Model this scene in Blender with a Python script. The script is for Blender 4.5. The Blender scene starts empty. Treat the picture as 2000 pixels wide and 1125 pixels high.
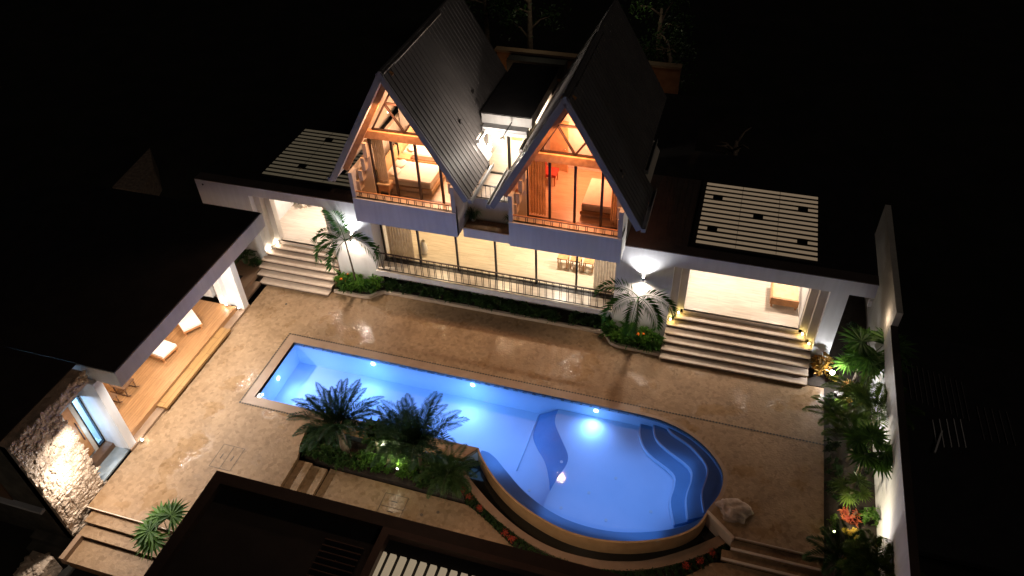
import bpy, math, random
from mathutils import Vector, Matrix
from mathutils.geometry import tessellate_polygon
R_ = random.Random(7)
SC = bpy.context.scene
COL = SC.collection

# ------------------------------------------------------------------ camera
cam_d = bpy.data.cameras.new("camera"); cam = bpy.data.objects.new("camera", cam_d); COL.objects.link(cam)
RW = ((0.95707003, 0.28817857, -0.03114613), (0.16757613, -0.63778707, -0.75176186), (-0.23650625, 0.71426939, -0.65869874))
cam.matrix_world = Matrix(((RW[0][0], -RW[1][0], -RW[2][0], 0), (RW[0][1], -RW[1][1], -RW[2][1], 0), (RW[0][2], -RW[1][2], -RW[2][2], 20.0), (0, 0, 0, 1)))
cam_d.sensor_width = 36; cam_d.lens = 1502.6 / 2000 * 36; cam_d.clip_end = 2000; cam_d.clip_start = 0.1
SC.camera = cam
# ------------------------------------------------------------------ world: night sky
W = bpy.data.worlds.new("World"); SC.world = W; W.use_nodes = True
nt = W.node_tree; bg = nt.nodes['Background']
sky = nt.nodes.new('ShaderNodeTexSky'); sky.sky_type = 'NISHITA'; sky.sun_disc = False
sky.sun_elevation = math.radians(-4); sky.sun_rotation = math.radians(200)
nt.links.new(sky.outputs[0], bg.inputs[0]); bg.inputs[1].default_value = 0.06
SC.view_settings.view_transform = 'Standard'; SC.view_settings.look = 'None'
SC.view_settings.exposure = 0; SC.view_settings.gamma = 1
SC.cycles.use_denoising = True
SC.cycles.max_bounces = 8; SC.cycles.transparent_max_bounces = 16; SC.cycles.sample_clamp_indirect = 4
SC.cycles.caustics_reflective = False; SC.cycles.caustics_refractive = False
LS = 1.0   # overall lamp level
moon_d = bpy.data.lights.new('moon', 'SUN'); moon_d.energy = .085; moon_d.color = (1, .86, .74); moon_d.angle = math.radians(12)
moon = bpy.data.objects.new('moon', moon_d); COL.objects.link(moon); moon.rotation_euler = Vector((-.62, .38, -.69)).to_track_quat('-Z', 'Y').to_euler()

def lamp(kind, loc, power, color, size=0.1, aim=None, spot=None, blend=0.5, sy=None, name='lamp'):
    d = bpy.data.lights.new(name, kind); d.energy = power * LS; d.color = color
    if kind == 'AREA':
        d.size = size
        if sy: d.shape = 'RECTANGLE'; d.size_y = sy
    else: d.shadow_soft_size = size
    if spot: d.spot_size = math.radians(spot); d.spot_blend = blend
    o = bpy.data.objects.new(name, d); COL.objects.link(o); o.location = loc
    if aim is not None:
        o.rotation_euler = (Vector(aim) - Vector(loc)).to_track_quat('-Z', 'Y').to_euler()
    return o
WARM = (1.0, 0.72, 0.46); PEACH = (1.0, 0.57, 0.34); ORANGE = (1.0, 0.33, 0.15); WHITE = (1.0, 0.88, 0.76); COOL = (0.95, 0.96, 1.0)
BLUE = (0.08, 0.30, 1.0)
# rooms
lamp('AREA', (-10.1, 22.3, 6.85), 150, PEACH, 1.2, (-10.1, 21.4, 0), name='bedroom_light')
lamp('POINT', (-9.9, 22.4, 6.8), 120, PEACH, .2, name='bedroom_light')
lamp('AREA', (-4.55, 22.2, 6.85), 85, ORANGE, 1.2, (-4.55, 21.4, 0), name='bedroom_light')
lamp('POINT', (-4.9, 22.5, 6.8), 130, ORANGE, .2, name='bedroom_light')
for x in (-10.6, -7.9, -5.5, -3.9):
    lamp('AREA', (x, 22.75, 3.80), 130 if x > -7 else 100, (1.0, .74, .44) if x < -7 else (1, .88, .72), .22, (x, 22.75, 0), name='ceiling_downlight')
for x in (-.06, 2.9):
    lamp('AREA', (x, 22.75, 3.60), 115, (1, .86, .72), .22, (x, 22.75, 0), name='ceiling_downlight')
lamp('AREA', (-15.6, 22.9, 3.62), 160, (1, .86, .74), .3, (-15.6, 22.9, 0), name='ceiling_downlight')
# under the gables
lamp('AREA', (-10.2, 19.55, 8.7), 150, PEACH, .25, (-10.2, 19.7, 4.9), name='gable_downlight')
lamp('AREA', (-4.55, 19.55, 8.6), 130, (1, .5, .26), .25, (-4.55, 19.7, 4.9), name='gable_downlight')
# light well between the gables
lamp('POINT', (-7.85, 22.0, 6.3), 70, WHITE, .08, name='sconce_light')
lamp('POINT', (-7.2, 21.15, 6.75), 90, WHITE, .06, name='added_roof_light')  # lamp added to brighten both facing roof slopes
lamp('POINT', (-7.3, 21.6, 8.0), 24, WHITE, .06, name='added_roof_light')  # higher lamp added to reach the rear of the roofs
lamp('AREA', (-7.4, 24.2, 6.5), 170, (1, .85, .66), 1.2, (-7.4, 24.2, 0), name='hall_light')
# wall lamps beside the palms (up and down)
for x, z in ((-13.02, 2.50), (-1.98, 2.75)):
    lamp('SPOT', (x, 20.18, z + .10), 190, COOL, .04, (x, 20.24, z + 3), 120, .7)
    lamp('SPOT', (x, 20.14, z - .10), 200 if x < -5 else 150, (1, .84, .68), .04, (x, 19.6, z - 2.6), 150, .8)
# step lights
for p in ((-.86, 20.5, .93), (-.62, 20.75, 1.07), (3.78, 20.5, .93), (3.53, 20.75, 1.07)):
    lamp('POINT', p, 2.2, (1, .78, .25), .03, name='step_light')
for p in ((-17.1, 20.5, .93), (-16.85, 20.75, 1.07), (-14.15, 20.75, 1.05)):
    lamp('POINT', p, 4.5, (1, .85, .66), .03, name='step_light')
# pavilion
for y in (12.3, 14.2, 16.3):
    lamp('AREA', (-16.25, y, 3.16), 145, (1, .95, .88), .14, (-15.6, y, 0), name='soffit_downlight')
for y in (12.5, 15.5):
    lamp('AREA', (-19.2, y, 3.16), 50, (1, .70, .42), .4, (-18.8, y, 0), name='ceiling_downlight')
for p in ((-17.0, 17.66, .45), (-17.45, 17.5, .5)):
    lamp('POINT', p, 5, WHITE, .03, name='uplight')
lamp('POINT', (-16.7, 11.35, .18), 3, COOL, .03, name='uplight')
lamp('POINT', (-16.45, 8.75, 1.55), 34, (1, .88, .78), .05, name='stone_wall_light')
lamp('SPOT', (-16.45, 8.8, 2.6), 210, (1, .84, .70), .06, (-15.6, 8.2, 0), 140, .8, name='stone_wall_light')
lamp('AREA', (-16.1, 9.4, 3.1), 130, (1, .90, .80), .14, (-15.3, 9.0, 0), name='soffit_downlight')
lamp('POINT', (-18.9, 10.2, 2.2), 320, (.25, .55, 1.0), .1, name='washroom_light')
lamp('POINT', (-17.45, 10.3, 1.3), 7, (.45, .75, 1.0), .1, name='washroom_light')
# pool
for p, a, pw in (((-10.95, 16.62, -.27), (-10.95, 14, -.7), 1), ((-7.13, 16.62, -.28), (-7.13, 14, -.7), 1), ((-2.73, 16.62, -.28), (-2.9, 14, -.55), 1), ((-14.02, 15.34, -.5), (-11, 15.3, -.8), .7)):
    lamp('SPOT', p, 85 * pw, (.32, .56, 1.0), .10, a, 170, 1.0, name='pool_light_beam')
    q = Vector(p).lerp(Vector(a), .22)
    lamp('POINT', (q.x, q.y, -.42), 38 * pw, (.22, .56, 1.0), .5, name='pool_fill_point')  # added point lamp for the light scattered in the water
for cx_, cy_, sx_, sy_, pw in ((-12.0, 15.3, 3.6, 2.2, 31), (-8.2, 15.3, 3.6, 2.2, 35), (-5.2, 14.9, 2.2, 2.6, 24), (-1.75, 13.95, 3.6, 3.4, 31), (0, 14.5, 1.4, 2.2, 8), (-5.3, 13.9, .5, .8, 3)):
    lamp('AREA', (cx_, cy_, -.05), pw, (.20, .50, 1.0), sx_, (cx_, cy_, -3), sy=sy_, name='pool_fill').rotation_euler = (0, 0, 0)  # area lamps added under the surface to even out the pool light
# garden
lamp('POINT', (4.66, 19.64, .66), 75, COOL, .05, name='garden_light')
lamp('SPOT', (-8.15, 12.45, .42), 170, (1, .95, .7), .04, (-8.4, 13.3, .5), 150, .8, name='garden_light')
lamp('POINT', (-8.5, 12.5, .95), 16, (1, .95, .7), .05, name='garden_light')
for x in (-9.6, -6.2, -2.5):
    lamp('AREA', (x, 9.16, 2.7), 30, (1, .80, .60), .14, (x, 10.6, 0), name='added_path_light')  # lamps added beneath the parapet to brighten path and basin wall
lamp('SPOT', (4.75, 13.9, .8), 110, (1, .88, .62), .05, (5.7, 14.5, .5), 130, .8, name='garden_light')
lamp('SPOT', (5.0, 13.9, .2), 3, (.7, 1, .35), .05, (4.7, 14.3, .1), 150, .8, name='garden_light')
lamp('SPOT', (5.25, 13.3, .5), 60, (1, .92, .86), .05, (6.1, 14.4, 1.6), 100, .8, name='garden_light')
lamp('SPOT', (5.4, 16.9, .4), 150, (1, .92, .80), .05, (6.1, 17.3, 1.6), 100, .8, name='garden_light')
lamp('SPOT', (4.62, 18.4, .7), 70, (1, .92, .7), .1, (5.8, 18.4, .5), 130, .8, name='garden_light')
lamp('SPOT', (4.62, 16.0, .8), 45, (1, .9, .7), .1, (5.8, 16.0, .6), 130, .8, name='garden_light')
lamp('POINT', (5.75, 21.0, 2.2), 9, (1, .8, .6), .1, name='garden_light')
lamp('POINT', (-11, 38.9, 4.2), 18, (1, .9, .6), .2, name='unseen_light')  # added to bring out the bushes behind the wall
lamp('POINT', (-5.2, 39.6, 4.4), 12, (1, .9, .6), .2, name='unseen_light')  # second lamp added for the bushes
lamp('POINT', (-12, 36.4, 1.0), 8, (1, .6, .3), .2, name='unseen_light')
lamp('POINT', (-4.3, 36.4, 1.2), 3, (1, .6, .3), .2, name='unseen_light')

# ------------------------------------------------------------------ materials
M = {}
def mat(name, base, rough=.6, var=None, scale=4.0, bump=0.0, bscale=30.0, metal=0.0, rvar=0.0, emit=None, estr=0.0, spec=.5, detail=5):
    m = bpy.data.materials.new(name); m.use_nodes = True; n = m.node_tree; p = n.nodes['Principled BSDF']
    p.inputs['Base Color'].default_value = (*base, 1); p.inputs['Roughness'].default_value = rough
    p.inputs['Metallic'].default_value = metal; p.inputs['Specular IOR Level'].default_value = spec
    tc = n.nodes.new('ShaderNodeTexCoord')
    geo = n.nodes.new('ShaderNodeNewGeometry')
    if var:
        t = n.nodes.new('ShaderNodeTexNoise'); t.inputs['Scale'].default_value = scale; t.inputs['Detail'].default_value = detail
        n.links.new(geo.outputs['Position'], t.inputs['Vector'])
        r = n.nodes.new('ShaderNodeValToRGB'); r.color_ramp.elements[0].position = .35; r.color_ramp.elements[1].position = .65
        r.color_ramp.elements[0].color = (*base, 1); r.color_ramp.elements[1].color = (*var, 1)
        n.links.new(t.outputs[0], r.inputs[0]); n.links.new(r.outputs[0], p.inputs['Base Color'])
    if rvar:
        t = n.nodes.new('ShaderNodeTexNoise'); t.inputs['Scale'].default_value = 1.3; t.inputs['Detail'].default_value = 4
        n.links.new(geo.outputs['Position'], t.inputs['Vector'])
        mr = n.nodes.new('ShaderNodeMapRange'); mr.inputs[1].default_value = .35; mr.inputs[2].default_value = .65
        mr.inputs[3].default_value = max(.02, rough - rvar); mr.inputs[4].default_value = rough + rvar
        n.links.new(t.outputs[0], mr.inputs[0]); n.links.new(mr.outputs[0], p.inputs['Roughness'])
    if bump:
        t = n.nodes.new('ShaderNodeTexNoise'); t.inputs['Scale'].default_value = bscale; t.inputs['Detail'].default_value = 4
        n.links.new(geo.outputs['Position'], t.inputs['Vector'])
        b = n.nodes.new('ShaderNodeBump'); b.inputs['Strength'].default_value = bump; b.inputs['Distance'].default_value = .02
        n.links.new(t.outputs[0], b.inputs['Height']); n.links.new(b.outputs[0], p.inputs['Normal'])
    if emit:
        p.inputs['Emission Color'].default_value = (*emit, 1); p.inputs['Emission Strength'].default_value = estr
    M[name] = m
    return m
def leafmat(name, a, b, rough=.4, trans=.25):
    m = bpy.data.materials.new(name); m.use_nodes = True; n = m.node_tree; p = n.nodes['Principled BSDF']
    geo = n.nodes.new('ShaderNodeNewGeometry'); t = n.nodes.new('ShaderNodeTexNoise'); t.inputs['Scale'].default_value = 5
    n.links.new(geo.outputs['Position'], t.inputs['Vector'])
    r = n.nodes.new('ShaderNodeValToRGB'); r.color_ramp.elements[0].position = .4; r.color_ramp.elements[1].position = .62
    r.color_ramp.elements[0].color = (*a, 1); r.color_ramp.elements[1].color = (*b, 1)
    n.links.new(t.outputs[0], r.inputs[0]); n.links.new(r.outputs[0], p.inputs['Base Color']); p.inputs['Roughness'].default_value = rough
    tr = n.nodes.new('ShaderNodeBsdfTranslucent'); n.links.new(r.outputs[0], tr.inputs['Color'])
    mx = n.nodes.new('ShaderNodeMixShader'); mx.inputs[0].default_value = trans
    n.links.new(p.outputs[0], mx.inputs[1]); n.links.new(tr.outputs[0], mx.inputs[2])
    n.links.new(mx.outputs[0], n.nodes['Material Output'].inputs[0]); M[name] = m
def plankmat(name, a, b, axis, width, rough=.45, length=1.6, gap=.35, gl=.03):
    """boards: brick pattern laid in real space; axis = the direction the boards run"""
    m = bpy.data.materials.new(name); m.use_nodes = True; n = m.node_tree; p = n.nodes['Principled BSDF']
    geo = n.nodes.new('ShaderNodeNewGeometry'); mp = n.nodes.new('ShaderNodeMapping')
    if axis == 'Y': mp.inputs['Rotation'].default_value = (0, 0, math.pi / 2)
    n.links.new(geo.outputs['Position'], mp.inputs['Vector'])
    br = n.nodes.new('ShaderNodeTexBrick'); br.inputs['Scale'].default_value = 1; br.inputs['Brick Width'].default_value = length
    br.inputs['Row Height'].default_value = width; br.inputs['Mortar Size'].default_value = width * gl; br.inputs['Mortar Smooth'].default_value = .2
    br.inputs['Color1'].default_value = (*a, 1); br.inputs['Color2'].default_value = (*b, 1)
    br.inputs['Mortar'].default_value = (a[0] * gap, a[1] * gap, a[2] * gap, 1)
    n.links.new(mp.outputs[0], br.inputs['Vector'])
    mp2 = n.nodes.new('ShaderNodeMapping'); mp2.inputs['Scale'].default_value = (1.2, 14, 14) if axis == 'X' else (14, 1.2, 14)
    n.links.new(geo.outputs['Position'], mp2.inputs['Vector'])
    t = n.nodes.new('ShaderNodeTexNoise'); t.inputs['Scale'].default_value = 1.5; t.inputs['Detail'].default_value = 5
    n.links.new(mp2.outputs[0], t.inputs['Vector'])
    hs = n.nodes.new('ShaderNodeMixRGB'); hs.blend_type = 'MULTIPLY'; hs.inputs[0].default_value = .55
    n.links.new(br.outputs[0], hs.inputs[1])
    rr = n.nodes.new('ShaderNodeValToRGB'); rr.color_ramp.elements[0].position = .3; rr.color_ramp.elements[0].color = (.45, .45, .45, 1); rr.color_ramp.elements[1].position = .7; rr.color_ramp.elements[1].color = (1, 1, 1, 1)
    n.links.new(t.outputs[0], rr.inputs[0]); n.links.new(rr.outputs[0], hs.inputs[2])
    n.links.new(hs.outputs[0], p.inputs['Base Color']); p.inputs['Roughness'].default_value = rough
    M[name] = m

mat('plaster', (.74, .72, .70), .75, (.68, .66, .64), 1.2, .15, 9)
mat('plaster_warm', (.66, .60, .52), .75, (.60, .54, .46), 1.5, .15, 9)
mat('plaster_mid', (.62, .57, .51), .8, (.56, .515, .46), 1.5, .15, 9)
mat('plaster_cream', (.72, .54, .36), .75, (.66, .48, .31), 2, .15, 9)
mat('plaster_grey', (.46, .45, .46), .8, (.40, .39, .40), 1.5, .15, 9)
mat('roof_dark', (.018, .016, .017), .7, (.028, .024, .024), 2.0)
mat('roof_metal', (.135, .122, .118), .55, (.165, .15, .145), 1.2, .05, 14)
mat('roof_metal_brown', (.13, .095, .08), .5, (.10, .07, .06), 2)
mat('barge', (.36, .35, .34), .5, (.32, .31, .30), 3)
mat('timber', (.55, .26, .10), .45, (.42, .18, .065), 6)
mat('timber_pale', (.62, .42, .22), .5, (.54, .34, .17), 5)
mat('timber_dark', (.06, .022, .018), .5, (.04, .016, .013), 5)
mat('metal_black', (.02, .017, .015), .4, metal=.3)
mat('metal_brown', (.045, .022, .014), .4, metal=.3)
mat('linen', (.82, .74, .66), .9, (.76, .68, .60), 5, .2, 20)
mat('white_paint', (.80, .79, .77), .5)
mat('chrome', (.6, .6, .6), .25, metal=.9)
mat('red_cloth', (.42, .05, .03), .8, (.30, .03, .02), 8)
mat('soil', (.020, .014, .010), .95, (.035, .024, .016), 8, .5, 25)
mat('ground_dark', (.010, .010, .008), .95, (.020, .018, .012), .6, .3, 4)
mat('trunk', (.16, .12, .08), .85, (.09, .065, .045), 10, .5, 30)
mat('trunk_grey', (.30, .22, .16), .85, (.17, .12, .09), 6, .5, 20)
mat('brick_orange', (.30, .12, .05), .85, (.20, .085, .035), 2.5, .3, 8)
mat('boulder', (.46, .34, .25), .85, (.22, .155, .11), 4, 1.0, 9)
mat('pebble', (.35, .30, .28), .8)
mat('ceramic', (.75, .68, .58), .35)
mat('dark_water', (.012, .012, .010), .08, bump=.15, bscale=6)
mat('drain_black', (.012, .010, .009), .6)
mat('petal_red', (.55, .07, .03), .6, (.35, .04, .02), 20)
mat('petal_orange', (.85, .25, .03), .6)
for k, c, s in (('glow_white', (1, .92, .82), 30), ('glow_yellow', (1, .80, .30), 22), ('glow_blue', (.65, .92, 1), 14), ('glow_green', (.85, 1, .45), 12)):
    mat(k, (.8, .8, .8), .5, emit=c, estr=s)
mat('glow_star', (1, 1, 1), .5, emit=(.93, .95, 1), estr=60)
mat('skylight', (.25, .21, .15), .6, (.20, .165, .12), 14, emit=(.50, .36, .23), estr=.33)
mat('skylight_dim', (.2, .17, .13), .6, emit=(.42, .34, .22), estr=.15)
mat('slat_glow', (.3, .26, .2), .6, (.24, .20, .15), 9, emit=(.56, .44, .29), estr=.50)
leafmat('curtain', (.50, .36, .20), (.40, .28, .15), .9, .5)
leafmat('curtain_grey', (.50, .42, .34), (.42, .35, .28), .9, .45)
leafmat('leaf_green', (.035, .10, .014), (.085, .19, .022), .65)
leafmat('leaf_wall', (.018, .085, .004), (.035, .13, .008), .85, .12)
leafmat('leaf_lime', (.06, .12, .015), (.13, .20, .03), .5, .3)
leafmat('leaf_bright', (.07, .17, .025), (.15, .29, .045), trans=.35)
leafmat('leaf_dark', (.035, .085, .02), (.07, .13, .035))
leafmat('leaf_deep', (.022, .055, .016), (.045, .085, .025), trans=.2)
leafmat('leaf_blue', (.03, .08, .04), (.06, .13, .06), trans=.3)
leafmat('leaf_yellow', (.42, .28, .035), (.55, .40, .07))
leafmat('leaf_amber', (.40, .20, .03), (.28, .17, .03))
leafmat('leaf_red', (.28, .05, .03), (.42, .12, .04))
leafmat('leaf_orange', (.60, .27, .09), (.45, .33, .10))
leafmat('ground_cover', (.02, .05, .012), (.045, .085, .02))
plankmat('deck_wood', (.44, .225, .095), (.37, .185, .075), 'Y', .10, .4)
plankmat('floor_wood', (.58, .42, .28), (.55, .39, .25), 'X', .40, .35, 1.2, .85, .01)
plankmat('floor_stone_warm', (.62, .52, .38), (.58, .48, .35), 'X', .40, .3, 1.2, .8, .012)
plankmat('floor_stone_pale', (.68, .58, .48), (.64, .54, .44), 'X', .40, .3, 1.2, .8, .012)

def stone_floor(name, a, b, c, dark, rough, cell=4.2):
    m = bpy.data.materials.new(name); m.use_nodes = True; n = m.node_tree; p = n.nodes['Principled BSDF']; L = n.links.new
    geo = n.nodes.new('ShaderNodeNewGeometry')
    v = n.nodes.new('ShaderNodeTexVoronoi'); v.inputs['Scale'].default_value = cell; L(geo.outputs['Position'], v.inputs['Vector'])
    v2 = n.nodes.new('ShaderNodeTexVoronoi'); v2.feature = 'DISTANCE_TO_EDGE'; v2.inputs['Scale'].default_value = cell; L(geo.outputs['Position'], v2.inputs['Vector'])
    sep = n.nodes.new('ShaderNodeSeparateColor'); L(v.outputs['Color'], sep.inputs[0])
    r = n.nodes.new('ShaderNodeValToRGB'); e = r.color_ramp.elements; e[0].color = (*a, 1); e[1].color = (*c, 1); x = e.new(.5); x.color = (*b, 1)
    L(sep.outputs[0], r.inputs[0])
    t = n.nodes.new('ShaderNodeTexNoise'); t.inputs['Scale'].default_value = .9; t.inputs['Detail'].default_value = 8; t.inputs['Roughness'].default_value = .65; L(geo.outputs['Position'], t.inputs['Vector'])
    r2 = n.nodes.new('ShaderNodeValToRGB'); r2.color_ramp.elements[0].position = .38; r2.color_ramp.elements[0].color = (.86, .83, .79, 1); r2.color_ramp.elements[1].position = .62; r2.color_ramp.elements[1].color = (1.06, 1.05, 1.03, 1)
    L(t.outputs[0], r2.inputs[0])
    mu = n.nodes.new('ShaderNodeMixRGB'); mu.blend_type = 'MULTIPLY'; mu.inputs[0].default_value = 1; L(r.outputs[0], mu.inputs[1]); L(r2.outputs[0], mu.inputs[2])
    r3 = n.nodes.new('ShaderNodeValToRGB'); r3.color_ramp.elements[0].position = 0; r3.color_ramp.elements[0].color = (dark, dark, dark, 1); r3.color_ramp.elements[1].position = .035; r3.color_ramp.elements[1].color = (1, 1, 1, 1)
    L(v2.outputs[0], r3.inputs[0])
    mu2 = n.nodes.new('ShaderNodeMixRGB'); mu2.blend_type = 'MULTIPLY'; mu2.inputs[0].default_value = 1; L(mu.outputs[0], mu2.inputs[1]); L(r3.outputs[0], mu2.inputs[2])
    L(mu2.outputs[0], p.inputs['Base Color'])
    mr = n.nodes.new('ShaderNodeMapRange'); mr.inputs[1].default_value = .38; mr.inputs[2].default_value = .47; mr.inputs[3].default_value = .07; mr.inputs[4].default_value = .55
    t3 = n.nodes.new('ShaderNodeTexNoise'); t3.inputs['Scale'].default_value = .7; t3.inputs['Detail'].default_value = 4; L(geo.outputs['Position'], t3.inputs['Vector'])
    L(t3.outputs[0], mr.inputs[0]); L(mr.outputs[0], p.inputs['Roughness']); p.inputs['Specular IOR Level'].default_value = .26
    t2 = n.nodes.new('ShaderNodeTexNoise'); t2.inputs['Scale'].default_value = 16; t2.inputs['Detail'].default_value = 2; L(geo.outputs['Position'], t2.inputs['Vector'])
    b1 = n.nodes.new('ShaderNodeBump'); b1.inputs['Strength'].default_value = .5; b1.inputs['Distance'].default_value = .02
    L(t2.outputs[0], b1.inputs['Height']); L(b1.outputs[0], p.inputs['Normal'])
    M[name] = m
stone_floor('deck_stone', (.245, .155, .085), (.30, .195, .112), (.205, .126, .066), .90, .14, 9.0)
def streak(name, amt=.06):
    n = M[name].node_tree; p = n.nodes['Principled BSDF']; L = n.links.new; src = p.inputs['Base Color'].links[0].from_socket
    geo = n.nodes.new('ShaderNodeNewGeometry'); mp = n.nodes.new('ShaderNodeMapping'); mp.inputs['Scale'].default_value = (5, 5, .45); L(geo.outputs['Position'], mp.inputs['Vector'])
    t = n.nodes.new('ShaderNodeTexNoise'); t.inputs['Scale'].default_value = 1.6; t.inputs['Detail'].default_value = 6; L(mp.outputs[0], t.inputs['Vector'])
    r = n.nodes.new('ShaderNodeValToRGB'); r.color_ramp.elements[0].position = .38; r.color_ramp.elements[0].color = (1 - amt, 1 - amt * 1.05, 1 - amt * 1.15, 1); r.color_ramp.elements[1].position = .6; r.color_ramp.elements[1].color = (1, 1, 1, 1); L(t.outputs[0], r.inputs[0])
    mu = n.nodes.new('ShaderNodeMixRGB'); mu.blend_type = 'MULTIPLY'; mu.inputs[0].default_value = 1; L(src, mu.inputs[1]); L(r.outputs[0], mu.inputs[2]); L(mu.outputs[0], p.inputs['Base Color'])
for k in ('plaster', 'plaster_mid', 'plaster_warm'): streak(k)
def rubble(name):
    m = bpy.data.materials.new(name); m.use_nodes = True; n = m.node_tree; p = n.nodes['Principled BSDF']; L = n.links.new
    geo = n.nodes.new('ShaderNodeNewGeometry')
    v = n.nodes.new('ShaderNodeTexVoronoi'); v.inputs['Scale'].default_value = 6; L(geo.outputs['Position'], v.inputs['Vector'])
    sep = n.nodes.new('ShaderNodeSeparateColor'); L(v.outputs['Color'], sep.inputs[0])
    r = n.nodes.new('ShaderNodeValToRGB'); r.color_ramp.elements[0].color = (.34, .26, .19, 1); r.color_ramp.elements[1].color = (.58, .46, .35, 1); L(sep.outputs[0], r.inputs[0])
    L(r.outputs[0], p.inputs['Base Color']); p.inputs['Roughness'].default_value = .38
    t2 = n.nodes.new('ShaderNodeTexNoise'); t2.inputs['Scale'].default_value = 12; t2.inputs['Detail'].default_value = 3; L(geo.outputs['Position'], t2.inputs['Vector'])
    b1 = n.nodes.new('ShaderNodeBump'); b1.inputs['Strength'].default_value = .8; b1.inputs['Distance'].default_value = .04
    L(t2.outputs[0], b1.inputs['Height']); L(b1.outputs[0], p.inputs['Normal']); M[name] = m
rubble('rubble')
def glassmat(name, tint, fac):
    m = bpy.data.materials.new(name); m.use_nodes = True; n = m.node_tree; n.nodes.remove(n.nodes['Principled BSDF']); L = n.links.new
    t = n.nodes.new('ShaderNodeBsdfTransparent'); t.inputs[0].default_value = (*tint, 1)
    g = n.nodes.new('ShaderNodeBsdfGlossy'); g.inputs['Roughness'].default_value = .02 if name == 'glass' else .03; g.inputs['Color'].default_value = (.9, .9, .9, 1)
    f = n.nodes.new('ShaderNodeFresnel'); f.inputs['IOR'].default_value = fac
    mx = n.nodes.new('ShaderNodeMixShader'); L(f.outputs[0], mx.inputs[0]); L(t.outputs[0], mx.inputs[1]); L(g.outputs[0], mx.inputs[2])
    L(mx.outputs[0], n.nodes['Material Output'].inputs[0]); M[name] = m
    return m, n, g
glassmat('glass', (.95, .95, .95), 1.5)
m_, n_, g_ = glassmat('water', (.61, .67, .98), 1.25)
t_ = n_.nodes.new('ShaderNodeTexNoise'); t_.inputs['Scale'].default_value = 5.0; t_.inputs['Detail'].default_value = 3
geo_ = n_.nodes.new('ShaderNodeNewGeometry'); n_.links.new(geo_.outputs['Position'], t_.inputs['Vector'])
b_ = n_.nodes.new('ShaderNodeBump'); b_.inputs['Strength'].default_value = .045; b_.inputs['Distance'].default_value = .05
n_.links.new(t_.outputs[0], b_.inputs['Height']); n_.links.new(b_.outputs[0], g_.inputs['Normal'])
mat('pool_plaster', (.70, .80, .90), .6, (.66, .77, .88), 1.5)
mat('pool_tile', (.10, .30, .42), .3, (.08, .26, .38), 25)
mat('timber_dark2', (.16, .085, .045), .5, (.12, .06, .03), 6)
mat('unlit_wall', (.10, .085, .065), .85, (.05, .042, .032), 2.5)  # dark base colour puts the lack of light into this wall
mat('entrance_tile', (.30, .33, .34), .25, (.24, .27, .28), 5)
plankmat('deck_wood_pale', (.38, .21, .075), (.34, .185, .065), 'Y', .30, .4)
mat('pool_blue', (.22, .38, .54), .55, (.20, .35, .50), 2)
mat('pool_ramp', (.20, .34, .56), .55, (.17, .30, .52), 2)
mat('coping_gold', (.46, .28, .13), .5, (.38, .225, .10), 3, .1, 12)
mat('coping', (.27, .175, .11), .45, (.23, .145, .09), 3, .1, 12)

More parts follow.
